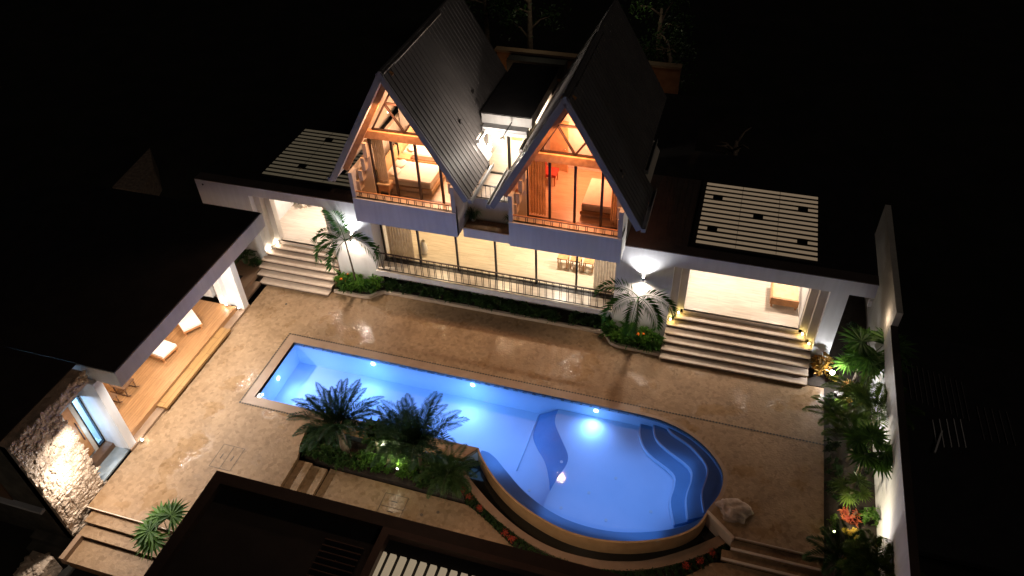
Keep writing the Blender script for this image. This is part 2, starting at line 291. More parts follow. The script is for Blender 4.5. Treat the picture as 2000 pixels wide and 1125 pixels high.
# ------------------------------------------------------------------ helpers
def wloc(o):
    v = Vector((0, 0, 0))
    while o is not None: v += Vector(o.location); o = o.parent
    return v
class MB:
    def __init__(s): s.v = []; s.f = []; s.m = []; s.mi = 0; s.sm = []
    def face(s, idx, smooth=False): s.f.append(idx); s.m.append(s.mi); s.sm.append(smooth)
    def poly(s, pts, smooth=False):
        b = len(s.v); s.v += [tuple(p) for p in pts]; s.face(list(range(b, b + len(pts))), smooth); return s
    def box(s, x0, x1, y0, y1, z0, z1):
        b = len(s.v); s.v += [(x, y, z) for z in (z0, z1) for y in (y0, y1) for x in (x0, x1)]
        for q in ((0, 2, 3, 1), (4, 5, 7, 6), (0, 1, 5, 4), (2, 6, 7, 3), (0, 4, 6, 2), (1, 3, 7, 5)): s.face([b + i for i in q])
        return s
    def obox(s, c, ax, ay, az):
        c, ax, ay, az = map(Vector, (c, ax, ay, az)); b = len(s.v)
        s.v += [tuple(c + ax * i + ay * j + az * k) for k in (-1, 1) for j in (-1, 1) for i in (-1, 1)]
        for q in ((0, 2, 3, 1), (4, 5, 7, 6), (0, 1, 5, 4), (2, 6, 7, 3), (0, 4, 6, 2), (1, 3, 7, 5)): s.face([b + i for i in q])
        return s
    def bar(s, p, q, w, h, up=(0, 0, 1)):
        p, q = Vector(p), Vector(q); d = (q - p); u = d.normalized(); side = u.cross(Vector(up))
        if side.length < 1e-4: side = u.cross(Vector((1, 0, 0)))
        side.normalize(); n = side.cross(u)
        return s.obox((p + q) / 2, d / 2, side * w / 2, n * h / 2)
    def tube(s, pts, rad, n=8, cap=True, smooth=True):
        b = len(s.v); pts = [Vector(p) for p in pts]
        for i, p in enumerate(pts):
            d = (pts[min(i + 1, len(pts) - 1)] - pts[max(i - 1, 0)]).normalized()
            a = d.cross(Vector((0, 0, 1)));
            if a.length < 1e-3: a = Vector((1, 0, 0))
            a.normalize(); c = d.cross(a); r = rad[i] if isinstance(rad, (list, tuple)) else rad
            for k in range(n):
                t = 2 * math.pi * k / n; s.v.append(tuple(p + a * math.cos(t) * r + c * math.sin(t) * r))
        for i in range(len(pts) - 1):
            for k in range(n):
                k2 = (k + 1) % n; s.face([b + i * n + k, b + i * n + k2, b + (i + 1) * n + k2, b + (i + 1) * n + k], smooth)
        if cap:
            s.face([b + k for k in range(n)][::-1]); e = b + (len(pts) - 1) * n; s.face([e + k for k in range(n)])
        return s
    def slab(s, loop, z0, z1, bottom=False):
        """plan polygon with thickness"""
        tris = tessellate_polygon([[Vector((x, y, 0)) for x, y in loop]]); b = len(s.v); n = len(loop)
        area = sum(loop[i][0] * loop[(i + 1) % n][1] - loop[(i + 1) % n][0] * loop[i][1] for i in range(n))
        s.v += [(x, y, z1) for x, y in loop] + [(x, y, z0) for x, y in loop]
        for t in tris:
            a, c, d = (Vector((*loop[i], 0)) for i in t)
            t = list(t) if (c - a).cross(d - a).z > 0 else list(t)[::-1]
            s.face([b + i for i in t])
            if bottom: s.face([b + n + i for i in t[::-1]])
        for i in range(n):
            j = (i + 1) % n; q = [b + i, b + j, b + n + j, b + n + i]
            s.face(q[::-1] if area > 0 else q)
        return s
    def sheet(s, loop, z):
        tris = tessellate_polygon([[Vector((x, y, 0)) for x, y in loop]]); b = len(s.v); s.v += [(x, y, z) for x, y in loop]
        for t in tris:
            a, c, d = (Vector((*loop[i], 0)) for i in t); t = list(t) if (c - a).cross(d - a).z > 0 else list(t)[::-1]
            s.face([b + i for i in t])
        return s
    def strip(s, a, b_, za, zb, flip=False):
        """wall ribbon between two point rows"""
        b = len(s.v); n = len(a); s.v += [(x, y, za) for x, y in a] + [(x, y, zb) for x, y in b_]
        for i in range(n - 1):
            q = [b + i, b + i + 1, b + n + i + 1, b + n + i]; s.face(q[::-1] if flip else q)
        return s
    def profile_x(s, prof, x0, x1):
        """a (y,z) outline extruded along x"""
        b = len(s.v); n = len(prof); s.v += [(x0, y, z) for y, z in prof] + [(x1, y, z) for y, z in prof]
        s.face([b + i for i in range(n)]); s.face([b + n + i for i in range(n)][::-1])
        for i in range(n): j = (i + 1) % n; s.face([b + i, b + n + i, b + n + j, b + j])
        return s
    def profile_y(s, prof, y0, y1):
        b = len(s.v); n = len(prof); s.v += [(x, y0, z) for x, z in prof] + [(x, y1, z) for x, z in prof]
        s.face([b + i for i in range(n)][::-1]); s.face([b + n + i for i in range(n)])
        for i in range(n): j = (i + 1) % n; s.face([b + j, b + n + j, b + n + i, b + i])
        return s
    def disc(s, c, r, n=16, nrm='z'):
        cx, cy, cz = c; pts = []
        for k in range(n):
            t = 2 * math.pi * k / n; a, b = r * math.cos(t), r * math.sin(t)
            pts.append((cx + a, cy + b, cz) if nrm == 'z' else (cx + a, cy, cz + b) if nrm == 'y' else (cx, cy + a, cz + b))
        return s.poly(pts)
    def blob(s, c, r, seed=0, n=10, amp=.2, sq=(1, 1, 1)):
        rr = random.Random(seed); b = len(s.v); ph = [rr.uniform(0, 6) for _ in range(6)]
        for i in range(n + 1):
            th = math.pi * i / n
            for k in range(2 * n):
                a = math.pi * k / n; d = Vector((math.sin(th) * math.cos(a), math.sin(th) * math.sin(a), math.cos(th)))
                w = 1 + amp * (math.sin(3 * d.x + ph[0]) * math.sin(4 * d.y + ph[1]) + .6 * math.sin(7 * d.z + 5 * d.x + ph[2]) * math.sin(6 * d.y + ph[3])) + amp * .35 * (rr.random() - .5)
                if i in (0, n): w = 1
                s.v.append((c[0] + d.x * r * w * sq[0], c[1] + d.y * r * w * sq[1], c[2] + d.z * r * w * sq[2]))
        for i in range(n):
            for k in range(2 * n):
                k2 = (k + 1) % (2 * n); s.face([b + i * 2 * n + k, b + (i + 1) * 2 * n + k, b + (i + 1) * 2 * n + k2, b + i * 2 * n + k2], True)
        return s
    def build(s, name, mats, parent=None, **tags):
        me = bpy.data.meshes.new(name); off = wloc(parent) if parent is not None else Vector((0, 0, 0))
        org = Vector((0, 0, 0))
        if parent is None and s.v:
            xs = [v[0] for v in s.v]; ys = [v[1] for v in s.v]; zs = [v[2] for v in s.v]
            org = Vector(((min(xs) + max(xs)) / 2, (min(ys) + max(ys)) / 2, min(zs)))
        d = off + org
        me.from_pydata([(x - d.x, y - d.y, z - d.z) for x, y, z in s.v], [], s.f); me.update()
        mats = mats if isinstance(mats, (list, tuple)) else [mats]
        for k in mats: me.materials.append(M[k])
        me.polygons.foreach_set('material_index', s.m); me.polygons.foreach_set('use_smooth', s.sm)
        o = bpy.data.objects.new(name, me); COL.objects.link(o); o.location = org
        if parent is not None: o.parent = parent
        for k, v in tags.items(): o[k] = v
        return o
def thing(name, loc, label, category, group=None, rz=0):
    o = bpy.data.objects.new(name, None); COL.objects.link(o); o.location = loc; o.rotation_euler[2] = rz
    o['label'] = label; o['category'] = category
    if group: o['group'] = group
    return o
def copy_tree(o, loc=None, rz=None, parent=None, label=None):
    c = o.copy(); COL.objects.link(c)
    if parent is not None: c.parent = parent
    if loc is not None: c.location = loc
    if rz is not None: c.rotation_euler[2] = rz
    if label: c['label'] = label
    for ch in list(o.children): copy_tree(ch, parent=c)
    return c
def smooth(pts, k=5, closed=False):
    out = []; n = len(pts)
    for i in range(n if closed else n - 1):
        P = [pts[(i + j) % n] if closed else pts[min(max(i + j, 0), n - 1)] for j in (-1, 0, 1, 2)]
        for q in range(k):
            t = q / k; out.append(tuple(.5 * (2 * P[1][a] + (P[2][a] - P[0][a]) * t + (2 * P[0][a] - 5 * P[1][a] + 4 * P[2][a] - P[3][a]) * t * t + (3 * P[1][a] - P[0][a] - 3 * P[2][a] + P[3][a]) * t ** 3) for a in (0, 1)))
    if not closed: out.append(tuple(pts[-1]))
    return out

# ================================================================== SETTING: ground, deck, paths, pool
MB().sheet([(-400, -400), (400, -400), (400, 900), (-400, 900)], -1.3).build('ground', 'ground_dark', kind='structure')

pool_far = [(-14.12, 16.72), (-1.3, 16.70)]
pool_curve = smooth([(-1.3, 16.70), (-.55, 16.64), (.30, 16.36), (.98, 15.90), (1.42, 15.38), (1.58, 14.95), (1.54, 14.35), (1.25, 13.68)], 5)
POOL_RIGHT = pool_curve
inf_rim = smooth([(1.25, 13.68), (1.02, 13.12), (.55, 12.66), (-.12, 12.30), (-.87, 12.03), (-1.75, 11.88), (-2.66, 11.92), (-3.57, 12.17), (-4.4, 12.55), (-5.14, 13.07), (-5.72, 13.65), (-5.97, 13.99)], 5)
inf_shelf = smooth([(.86, 13.30), (.40, 12.98), (-.5, 12.6), (-1.47, 12.38), (-2.5, 12.39), (-3.4, 12.62), (-4.25, 13.06), (-4.95, 13.59), (-5.5, 14.02), (-5.94, 14.14), (-7.0, 14.02)], 5)
ring_in = smooth([(1.72, 13.22), (.88, 12.52), (-.03, 11.93), (-.77, 11.64), (-1.7, 11.46), (-2.83, 11.48), (-3.89, 11.78), (-4.92, 12.32), (-5.91, 13.03), (-6.5, 13.6)], 5)
ring_out = smooth([(2.02, 13.10), (1.4, 12.52), (.62, 11.97), (-.29, 11.51), (-1.17, 11.26), (-2.21, 11.18), (-3.42, 11.39), (-4.46, 11.80), (-5.35, 12.29), (-6.0, 12.85), (-6.62, 13.51)], 5)
flower_out = smooth([(2.1, 12.95), (1.58, 12.32), (.91, 11.69), (-.1, 11.12), (-1.2, 10.85), (-2.3, 10.82), (-3.2, 10.92), (-3.88, 11.17), (-4.53, 11.54), (-5.07, 11.87), (-5.75, 12.2)], 5)
deck = [(-16.78, 8.76), (-11.43, 8.76), (-11.43, 12.10), (-11.62, 12.6), (-11.75, 13.45), (-6.35, 13.45), (-5.97, 13.99), (-14.12, 13.99), (-14.12, 16.72)] + pool_curve + [(2.08, 13.0), (4.5, 13.0), (4.5, 20.3), (-16.78, 20.3)]
MB().slab(deck, -.155, 0).build('pool_deck', 'deck_stone', kind='structure')
MB().box(-11.42, -10.95, 7, 12.12, -.32, -.16).build('pavement', 'deck_stone', kind='structure')
MB().box(-10.95, -10.47, 7, 12.14, -.44, -.32).build('pavement', 'deck_stone', kind='structure')
lower = [(-10.46, 5.0), (8, 5.0), (8, 12.4), (2.0, 12.4), (1.58, 12.30)] + flower_out[6:] + [(-10.46, 12.28)]
MB().slab([(x, y) for x, y in lower], -.7, -.48).build('path', 'deck_stone', kind='structure')
MB().slab([(-16.5, 7.24), (-11.44, 7.24), (-11.44, 8.0), (-16.5, 8.0)], -.8, -.48).build('path', 'deck_stone', kind='structure')
MB().box(-17.6, -11.44, 6.1, 6.9, -1.2, -.96).build('path', 'coping', kind='structure')

# stairs going down beside the boulder
def stairs(name, loc, label, treads, matn='coping', over=.03, th=.06):
    t = thing(name, loc, label, 'stairs')
    for (x0, x1, y0, y1, z) in treads:
        MB().box(x0, x1, y0, y1, z - .16 + .004, z - th).build('riser', 'dark_riser', t)
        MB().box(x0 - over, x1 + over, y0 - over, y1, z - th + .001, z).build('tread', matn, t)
    return t
mat('nosing_lit', (.70, .58, .46), .6)
mat('dark_riser', (.11, .07, .045), .7, (.08, .05, .035), 4)
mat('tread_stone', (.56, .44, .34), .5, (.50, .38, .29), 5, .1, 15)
t = thing('garden_stairs', (3.2, 12.7, -.48), 'short stone steps with lit nosings painted pale going down beside the boulder', 'stairs')
for i, (x0, y0, y1, z) in enumerate([(2.02, 12.70, 12.985, -.16), (1.80, 12.42, 12.70, -.32)]):
    MB().box(x0, 4.5, y0, y1, z - .16, z).build('tread', 'deck_stone', t)
    MB().box(x0, 4.5, y0 - .022, y0 - .002, z - .05, z + .004).build('nosing', 'nosing_lit', t)
    MB().box(x0, 4.5, y0 - .002, y0 + .035, z + .001, z + .004).build('nosing', 'nosing_lit', t)  # pale strip on the tread top stands in for light on the nosing
MB().box(2.1, 4.5, 12.977, 12.997, -.05, .004).build('nosing', 'tread_stone', t)
t = thing('entry_stairs', (-14.5, 8.3, -.48), 'shallow stone steps at the foot of the rubble wall', 'stairs')
for y0, y1, z in [(8.37, 8.755, -.16), (8.0, 8.37, -.32)]:
    MB().box(-16.62, -11.44, y0 + .02, y1, z - .16, z - .05).build('riser', 'dark_riser', t)  # risers in shade, that shade put into their dark colour
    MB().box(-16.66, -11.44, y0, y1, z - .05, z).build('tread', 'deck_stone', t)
MB().box(-16.78, -11.44, 8.73, 8.758, -.05, .003).build('nosing', 'tread_stone', t)
t = thing('side_curb', (-16.55, 7.6, -.6), 'pale stone curb along the landing under the rubble wall', 'curb')
MB().box(-16.66, -16.5, 7.2, 8.0, -.6, -.30).build('curb_stone', 'coping', t)

# basin, ring wall, flower bed
MB().sheet(inf_rim + ring_in[::-1], -.62).build('basin_water', 'dark_water', kind='structure')
rg = thing('basin_wall', (-2.2, 11.3, -.8), 'tan curved outer wall of the dark overflow basin', 'wall')
MB().slab(ring_in + ring_out[::-1], -.8, -.42).build('wall_top', 'coping', rg)
MB().slab(ring_out + flower_out[::-1], -.7, -.52).build('flower_bed', 'soil', kind='structure')
rw = thing('deck_retaining_wall', (1.65, 13.3, -.7), 'pale angled retaining wall between infinity edge and boulder', 'wall')
MB().slab([(1.27, 13.66), (2.08, 12.98), (2.02, 12.90), (1.22, 13.58)], -.7, .012).build('wall_face', 'tread_stone', rw)

# swimming pool
pl = thing('swimming_pool', (-6.0, 15.3, -1.3), 'long lit pool with a round curved end and tan coping', 'swimming pool')
outline = [(-14.12, 13.99), (-14.12, 16.72)] + pool_curve + inf_rim[1:]
m = MB(); rows = [(-14.12, 13.99), (-14.12, 16.72)] + pool_curve
m.strip(rows, rows, -.07, -1.35); m.build('pool_wall', 'pool_plaster', pl)
m = MB(); m.strip(rows, rows, 0, -.07); m.strip([(-5.97, 13.99), (-14.12, 13.99)], [(-5.97, 13.99), (-14.12, 13.99)], 0, -.07); m.build('waterline_tile', 'pool_tile', pl)
m = MB(); m.strip([(-5.97, 13.99), (-14.12, 13.99)], [(-5.97, 13.99), (-14.12, 13.99)], -.07, -1.35); m.build('pool_wall', 'pool_plaster', pl)
DEEP, SHAL = -1.08, -.60
MB().sheet([(-14.12, 13.99), (-14.12, 16.72), (-1.0, 16.70), (1.6, 15), (1.2, 13.6), (.9, 13.2), (-.5, 12.4), (-2, 12.0), (-4, 12.5), (-5.9, 13.99)], DEEP).build('pool_floor', 'pool_plaster', pl)
# shallow floor with the curved blade-shaped ramp
curve_top = smooth([(-4.03, 16.68), (-4.0, 16.10), (-3.60, 15.45), (-3.28, 14.95), (-3.22, 14.55), (-3.38, 13.95), (-3.50, 13.30), (-3.55, 12.6), (-3.5, 12.3)], 4)
shal = curve_top + [(-2.0, 11.95), (-.5, 12.3), (.9, 13.1), (1.25, 13.68), (1.6, 15), (1.0, 15.95), (-.5, 16.66), (-1.3, 16.7)]
MB().slab(shal, DEEP - .1, SHAL).build('pool_floor', 'pool_plaster', pl)
cb = smooth([(-4.72, 16.66), (-4.69, 16.55), (-4.68, 15.75), (-4.40, 15.25), (-4.02, 14.80), (-3.72, 14.20), (-3.52, 13.50), (-3.56, 12.6), (-3.51, 12.3)], 4)
b0 = len(curve_top)
m = MB(); m.v = [(x + .002, y, SHAL - .004) for x, y in curve_top] + [(x, y, DEEP + .003) for x, y in cb]
for i in range(b0 - 1): m.face([i, i + 1, b0 + i + 1, b0 + i], True)
m.build('curved_ramp', 'pool_ramp', pl)
m = MB(); m.tube([(-4.72, 16.6, DEEP + .02), (-4.8, 14.2, DEEP + .02)], .02, 6); m.build('floor_joint', 'pool_plaster', pl)
# infinity shelf and tan outer face
MB().slab([p for p in inf_rim] + [p for p in inf_shelf if p[0] > -5.95][::-1], -.9, -.30).build('shelf', 'pool_blue', pl)
rim2 = [(x * 1.0, y) for x, y in inf_rim]
def offset(pts, d):
    out = []
    for i, p in enumerate(pts):
        a = Vector(pts[max(i - 1, 0)]); b = Vector(pts[min(i + 1, len(pts) - 1)]); n = Vector((-(b - a).y, (b - a).x)).normalized(); out.append((p[0] + n.x * d, p[1] + n.y * d))
    return out
outer = offset(inf_rim, .06) if offset(inf_rim, .06)[20][1] < inf_rim[20][1] else offset(inf_rim, -.06)
MB().slab(inf_rim + outer[::-1], -.7, -.018).build('infinity_edge', 'coping_gold', pl)
# curved entry steps
s1 = smooth([(-1.18, 16.70), (-1.12, 16.20), (-.75, 15.58), (.10, 15.02), (.22, 14.56), (.18, 13.96), (.40, 13.22)], 4)
s2 = smooth([(-.76, 16.70), (-.60, 16.17), (-.20, 15.80), (.56, 15.30), (.70, 14.87), (.62, 14.16), (.76, 13.42)], 4)
s3 = smooth([(-.32, 16.66), (-.12, 16.40), (.52, 16.04), (1.03, 15.52), (1.15, 15.09), (1.06, 14.37), (1.20, 13.75)], 4)
edge = [(-.8, 16.68)] + [p for p in pool_curve if p[0] > -.6]
for s_, z in ((s1, -.46), (s2, -.34), (s3, -.22)):
    lp = s_ + [(1.24, 13.68)] + [p for p in pool_curve[::-1] if p[1] > 13.7 and p[0] > s_[0][0] + .05]
    MB().slab(lp, z - .2, z).build('step', 'pool_blue', pl)
    nz = [(x - .045, y - .015) for x, y in s_]
    MB().slab(s_ + nz[::-1], z - .12, z + .006).build('step_edge', 'pool_plaster', pl)
for x, z in ((-10.95, -.27), (-7.13, -.28), (-2.73, -.28)):
    l = MB(); l.disc((x, 16.69, z), .075, 16, 'y'); l.build('pool_light', 'glow_blue', pl)
MB().disc((-14.09, 15.34, -.5), .075, 16, 'x').build('pool_light', 'glow_blue', pl)
MB().disc((-14.09, 14.34, -.28), .04, 12, 'x').build('water_inlet', 'glow_blue', pl)  # inlet is no lamp; its glow is put into the material
MB().slab([(-14.1, 14.0), (-13.8, 14.0), (-13.8, 14.18), (-14.1, 14.18)], -.5, -.20).build('skimmer_step', 'pool_tile', pl)
MB().slab([(-13.8, 14.0), (-11.5, 14.0), (-11.5, 14.14), (-13.8, 14.14)], -.9, -.30).build('bench', 'pool_plaster', pl)
for x, y, z in ((-6.9, 14.6, DEEP), (-4.2, 13.6, DEEP), (-3.4, 14.6, SHAL), (-1.6, 14.45, SHAL), (-3.0, 12.95, SHAL), (-1.6, 12.9, SHAL), (-.35, 13.55, SHAL), (-2.3, 13.7, SHAL)):
    MB().tube([(x, y, z), (x, y, z + .012)], .05, 14).build('floor_fitting', 'white_paint', pl)
# coping
cp = [(-14.46, 17.04), (-1.3, 17.02)]
MB().slab([(-14.45, 13.66), (-14.45, 17.05), (-14.121, 16.721), (-14.121, 13.99)], -.02, .006).build('coping', 'coping', pl)
MB().slab([(-14.45, 17.05), (-1.3, 17.03), (-1.3, 16.702), (-14.121, 16.721)], -.02, .006).build('coping', 'coping', pl)
MB().slab([(-14.45, 13.66), (-14.121, 13.99), (-5.98, 13.99), (-6.2, 13.66)], -.02, .006).build('coping', 'coping', pl)
oc = offset(pool_curve, .12) if Vector(offset(pool_curve, .12)[10]).length > Vector(pool_curve[10]).length else offset(pool_curve, -.12)
MB().slab(pool_curve + oc[::-1], -.02, .006).build('coping', 'coping', pl)
MB().sheet(outline, -.035).build('pool_water', 'water', kind='structure')
# slot drain
dr = thing('slot_drain', (-4.8, 17.05, 0), 'dark toothed slot drain line across the stone deck round the pool', 'drain')
m = MB()
def teeth(path):
    b = len(m.v); rows = []
    for p, q in zip(path, path[1:]):
        p, q = Vector(p), Vector(q); n = int((q - p).length / .05); d = (q - p).normalized(); s_ = Vector((-d.y, d.x))
        for i in range(n):
            c = p + (q - p) * i / n
            for w_ in ((.030, .030) if i % 2 == 0 else (.006, .006)):
                cc = c + d * (.024 if len(rows) % 2 else .001); rows.append(1); m.v += [(cc.x + s_.x * w_, cc.y + s_.y * w_, .010), (cc.x - s_.x * w_, cc.y - s_.y * w_, .010)]
    for i in range(len(rows) - 1): m.face([b + 2 * i, b + 2 * i + 1, b + 2 * i + 3, b + 2 * i + 2])
teeth([(4.5, 17.0), (-14.49, 17.085), (-14.49, 13.62), (-11.75, 13.62)])
m.build('grate', 'drain_black', dr)

# access hatches and floor drains
def hatch(x0, x1, y0, y1, z, label, split):
    t = thing('access_hatch', ((x0 + x1) / 2, (y0 + y1) / 2, z), label, 'hatch')
    m = MB(); g = .012
    for a in ((x0, x1, y0, y0 + g), (x0, x1, y1 - g, y1), (x0, x0 + g, y0, y1), (x1 - g, x1, y0, y1)): m.box(*a, z + .002, z + .006)
    if split == 'v': m.box((x0 + x1) / 2 - g / 2, (x0 + x1) / 2 + g / 2, y0, y1, z + .002, z + .006)
    else: m.box(x0, x1, y0 + .28, y0 + .292, z + .002, z + .006)
    m.build('frame', 'drain_black', t)
    for k in (.25, .75):
        if split == 'v': cx, cy, a, b = x0 + (x1 - x0) * k, (y0 + y1) / 2, .012, .10
        else: cx, cy, a, b = (x0 + x1) / 2, y0 + (.14 if k < .5 else .5), .10, .012
        MB().box(cx - a, cx + a, cy - b, cy + b, z + .002, z + .008).build('handle', 'drain_black', t)
hatch(-14.02, -13.25, 11.05, 11.94, 0, 'double access hatch in the bright deck left of the pool', 'v')
hatch(-8.37, -7.59, 11.20, 11.94, -.48, 'double access hatch in the dim lower path below the palm bed', 'h')
MB().disc((-15.45, 18.53, .005), .045).build('floor_drain', 'drain_black', label='small black floor drain in front of the left stairs', category='drain')
for x, y, lb in ((-6.55, 11.72, 'small round cover in the lower path by the flower strip'), (-7.0, 11.5, 'small dark cover in the lower path nearer the hatch')):
    MB().tube([(x, y, -.478), (x, y, -.470)], .05, 14).build('pipe_cover', 'dark_riser', label=lb, category='cover')

# boulder and garden pebbles
MB().blob((2.0, 13.78, .08), .43, 3, 26, .26, (1.02, .86, .40)).build('boulder', 'boulder', label='rough pale boulder on the deck corner by the pool', category='boulder')

# planters, garden beds
soils = MB().slab([(-13.9, 19.68), (-12.5, 19.68), (-12.1, 20.12), (-12.1, 20.34), (-13.9, 20.34)], 0, .08)
soils.build('soil_bed', 'soil', kind='structure')
MB().box(-12.1, -3.0, 20.16, 20.9, 0, .08).build('soil_bed', 'soil', kind='structure')
MB().slab([(-3.0, 20.15), (-2.85, 19.8), (-2.62, 19.62), (-1.08, 19.58), (-1.08, 20.34), (-3.0, 20.34)], 0, .08).build('soil_bed', 'soil', kind='structure')
MB().slab([(-11.70, 13.44), (-11.42, 12.38), (-5.9, 12.30), (-6.35, 13.44)], -.7, -.40).build('soil_bed', 'soil', kind='structure')
MB().box(4.51, 6.0, 5, 30, -1.0, -.06).build('soil_bed', 'soil', kind='structure')
pc = thing('planter_curb', (-7.5, 20.1, 0), 'low tan stone curb edging the long planter under the terrace', 'curb')
line = [(-13.92, 19.62), (-12.75, 19.60)] + smooth([(-12.75, 19.60), (-12.4, 19.66), (-12.2, 19.86), (-11.95, 20.07)], 4) + [(-3.2, 20.07)] + smooth([(-3.2, 20.07), (-3.02, 19.85), (-2.85, 19.62), (-2.6, 19.52)], 4) + [(-1.06, 19.49)]
ln = [line[0]] + [p for i, p in enumerate(line[1:]) if (Vector(p) - Vector(line[i])).length > 1e-3]
MB().slab(ln + offset(ln, .11)[::-1], 0, .13).build('curb_stone', 'tread_stone', pc)

# ================================================================== VILLA
V = thing('villa', (-7, 21, 0), 'white villa with twin steep dark gables over a long glazed terrace', 'house')
def P_(m, name, matn, parent=None, **k): return m.build(name, matn, parent if parent is not None else V, **k)
def wbox(*b, name='wall', matn='plaster', parent=None): return P_(MB().box(*b), name, matn, parent)
# front wall
FY = 20.35
m = MB()
m.box(-19.46, -17.2, FY, FY + .25, -.8, 4.0); m.box(-17.2, -13.9, FY, FY + .25, 3.6, 4.0)
m.box(-13.9, -12.15, FY, FY + .25, 0, 4.0); m.box(-12.15, -2.95, FY, FY + .25, 3.62, 3.99)
m.box(-2.95, -1.0, FY, FY + .25, 0, 4.0); m.box(-1.0, 3.94, FY, FY + .25, 3.45, 4.0)
m.box(3.94, 4.5, FY, FY + .25, 0, 4.0); m.box(4.5, 5.24, FY, FY + .25, 3.45, 4.0)
P_(m, 'wall', 'plaster')
# side, back and inner walls of the ground floor
m = MB(); m.box(-19.46, -19.2, FY + .25, 27, -.8, 3.99); m.box(4.25, 4.5, FY + .25, 27, -.1, 3.98); m.box(-19.2, 4.25, 26.7, 27, -.1, 3.98)
m.box(-12.4, -12.15, FY + .25, 26.7, 1.12, 3.95); m.box(-2.95, -2.7, FY + .25, 26.7, 1.12, 3.95)
m.box(-17.75, -17.5, 21.1, 26.7, 1.12, 3.95); m.box(-13.6, -13.35, 21.1, 26.7, 1.12, 3.95); m.box(-.75, -.5, 21.12, 26.7, 1.12, 3.95); m.box(3.42, 3.66, 21.12, 26.7, 1.12, 3.95)
P_(m, 'wall', 'plaster')
# stepped portal jambs
for x0, x1, zt in ((-17.2, -13.9, 3.6), (-1.0, 3.94, 3.45)):
    m = MB()
    for k, (dx, y0, y1) in enumerate(((.25, 20.60, 20.86), (.5, 20.86, 21.12))):
        zb = (.96, 1.12)[k]
        m.box(x0 - .05, x0 + dx, y0, y1, zb + .06, zt); m.box(x1 - dx, x1 + .05, y0, y1, zb + .06, zt); m.box(x0 + dx, x1 - dx, y0, y1, zt - .04 * (k + 1), zt + .3)
        m.box(x0 - .05, x0 + dx - .12, y0, y1, .1, zb + .06); m.box(x1 - dx + .12, x1 + .05, y0, y1, .1, zb + .06)
    P_(m, 'portal_jamb', 'plaster_warm')
# floors
P_(MB().box(-12.15, -2.95, 20.14, 20.92, .94, 1.12), 'terrace_slab', 'floor_stone_pale')
P_(MB().box(-12.16, -2.94, 20.12, 20.14, .90, 1.125), 'terrace_edge', 'plaster')
P_(MB().box(-12.15, -2.95, 20.92, 26.7, .9, 1.115), 'floor', 'floor_stone_warm')
P_(MB().box(-17.5, -13.6, 20.88, 26.7, .9, 1.12), 'floor', 'floor_stone_pale')
P_(MB().box(-.5, 3.42, 20.88, 26.7, .9, 1.12), 'floor', 'floor_stone_pale')
P_(MB().box(-12.1, -3.0, 20.9, 21.0, 0, .89), 'wall', 'plaster')
# ceilings / flat roof
P_(MB().box(-12.1, -3.0, 20.62, 26.6, 3.86, 3.94), 'ceiling', 'plaster')
P_(MB().box(-17.45, -13.62, 21.15, 26.6, 3.66, 3.74), 'ceiling', 'plaster')
P_(MB().box(-.48, 3.40, 21.15, 26.6, 3.64, 3.72), 'ceiling', 'plaster')
for x0, x1 in ((-19.46, -12.1), (-2.74, 5.24)):
    P_(MB().box(x0, x1, FY, FY + .45, 3.995, 4.03), 'parapet_cap', 'roof_metal_brown')
    P_(MB().box(x0, x1, FY + .45, 27, 3.95, 3.995), 'flat_roof', 'roof_dark')
for x0, x1 in ((-13.9, -12.12), (-2.72, -.7)):
    m = MB(); m.box(x0, x1, 20.82, 24.9, 3.996, 4.01); k = x0
    while k < x1: m.box(k, k + .02, 20.82, 24.9, 4.01, 4.03); k += .2
    P_(m, 'seam_roofing', 'roof_metal_brown')
P_(MB().box(-11.9, -1.2, 27, 31.5, 3.9, 3.99), 'flat_roof', 'roof_dark')
# skylights: strips given emission for room light through the portico roofs
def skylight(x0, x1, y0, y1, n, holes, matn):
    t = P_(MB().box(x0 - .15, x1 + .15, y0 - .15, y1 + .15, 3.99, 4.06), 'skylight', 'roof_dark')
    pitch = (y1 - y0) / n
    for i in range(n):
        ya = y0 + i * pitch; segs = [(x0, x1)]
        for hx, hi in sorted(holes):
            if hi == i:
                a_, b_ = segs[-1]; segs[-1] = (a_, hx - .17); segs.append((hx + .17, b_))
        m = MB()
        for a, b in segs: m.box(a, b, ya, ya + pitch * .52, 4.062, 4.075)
        P_(m, 'glow_strip', matn, t)
        for q_ in range(len(segs) - 1): MB().box(segs[q_][1] + .01, segs[q_ + 1][0] - .01, ya - .06, ya + pitch * .58 + .06, 4.06, 4.10).build('fixture_box', 'metal_black', t)  # dark box of a light fixture that interrupts the strip
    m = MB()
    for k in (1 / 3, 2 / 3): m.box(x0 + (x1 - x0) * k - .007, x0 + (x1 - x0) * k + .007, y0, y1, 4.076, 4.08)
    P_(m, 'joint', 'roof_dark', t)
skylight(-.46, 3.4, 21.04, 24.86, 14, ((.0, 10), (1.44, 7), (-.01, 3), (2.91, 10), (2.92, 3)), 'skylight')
skylight(-17.0, -13.1, 21.25, 24.86, 14, ((-15.6, 11), (-15.7, 3), (-14.0, 10), (-14.0, 3)), 'skylight_dim')
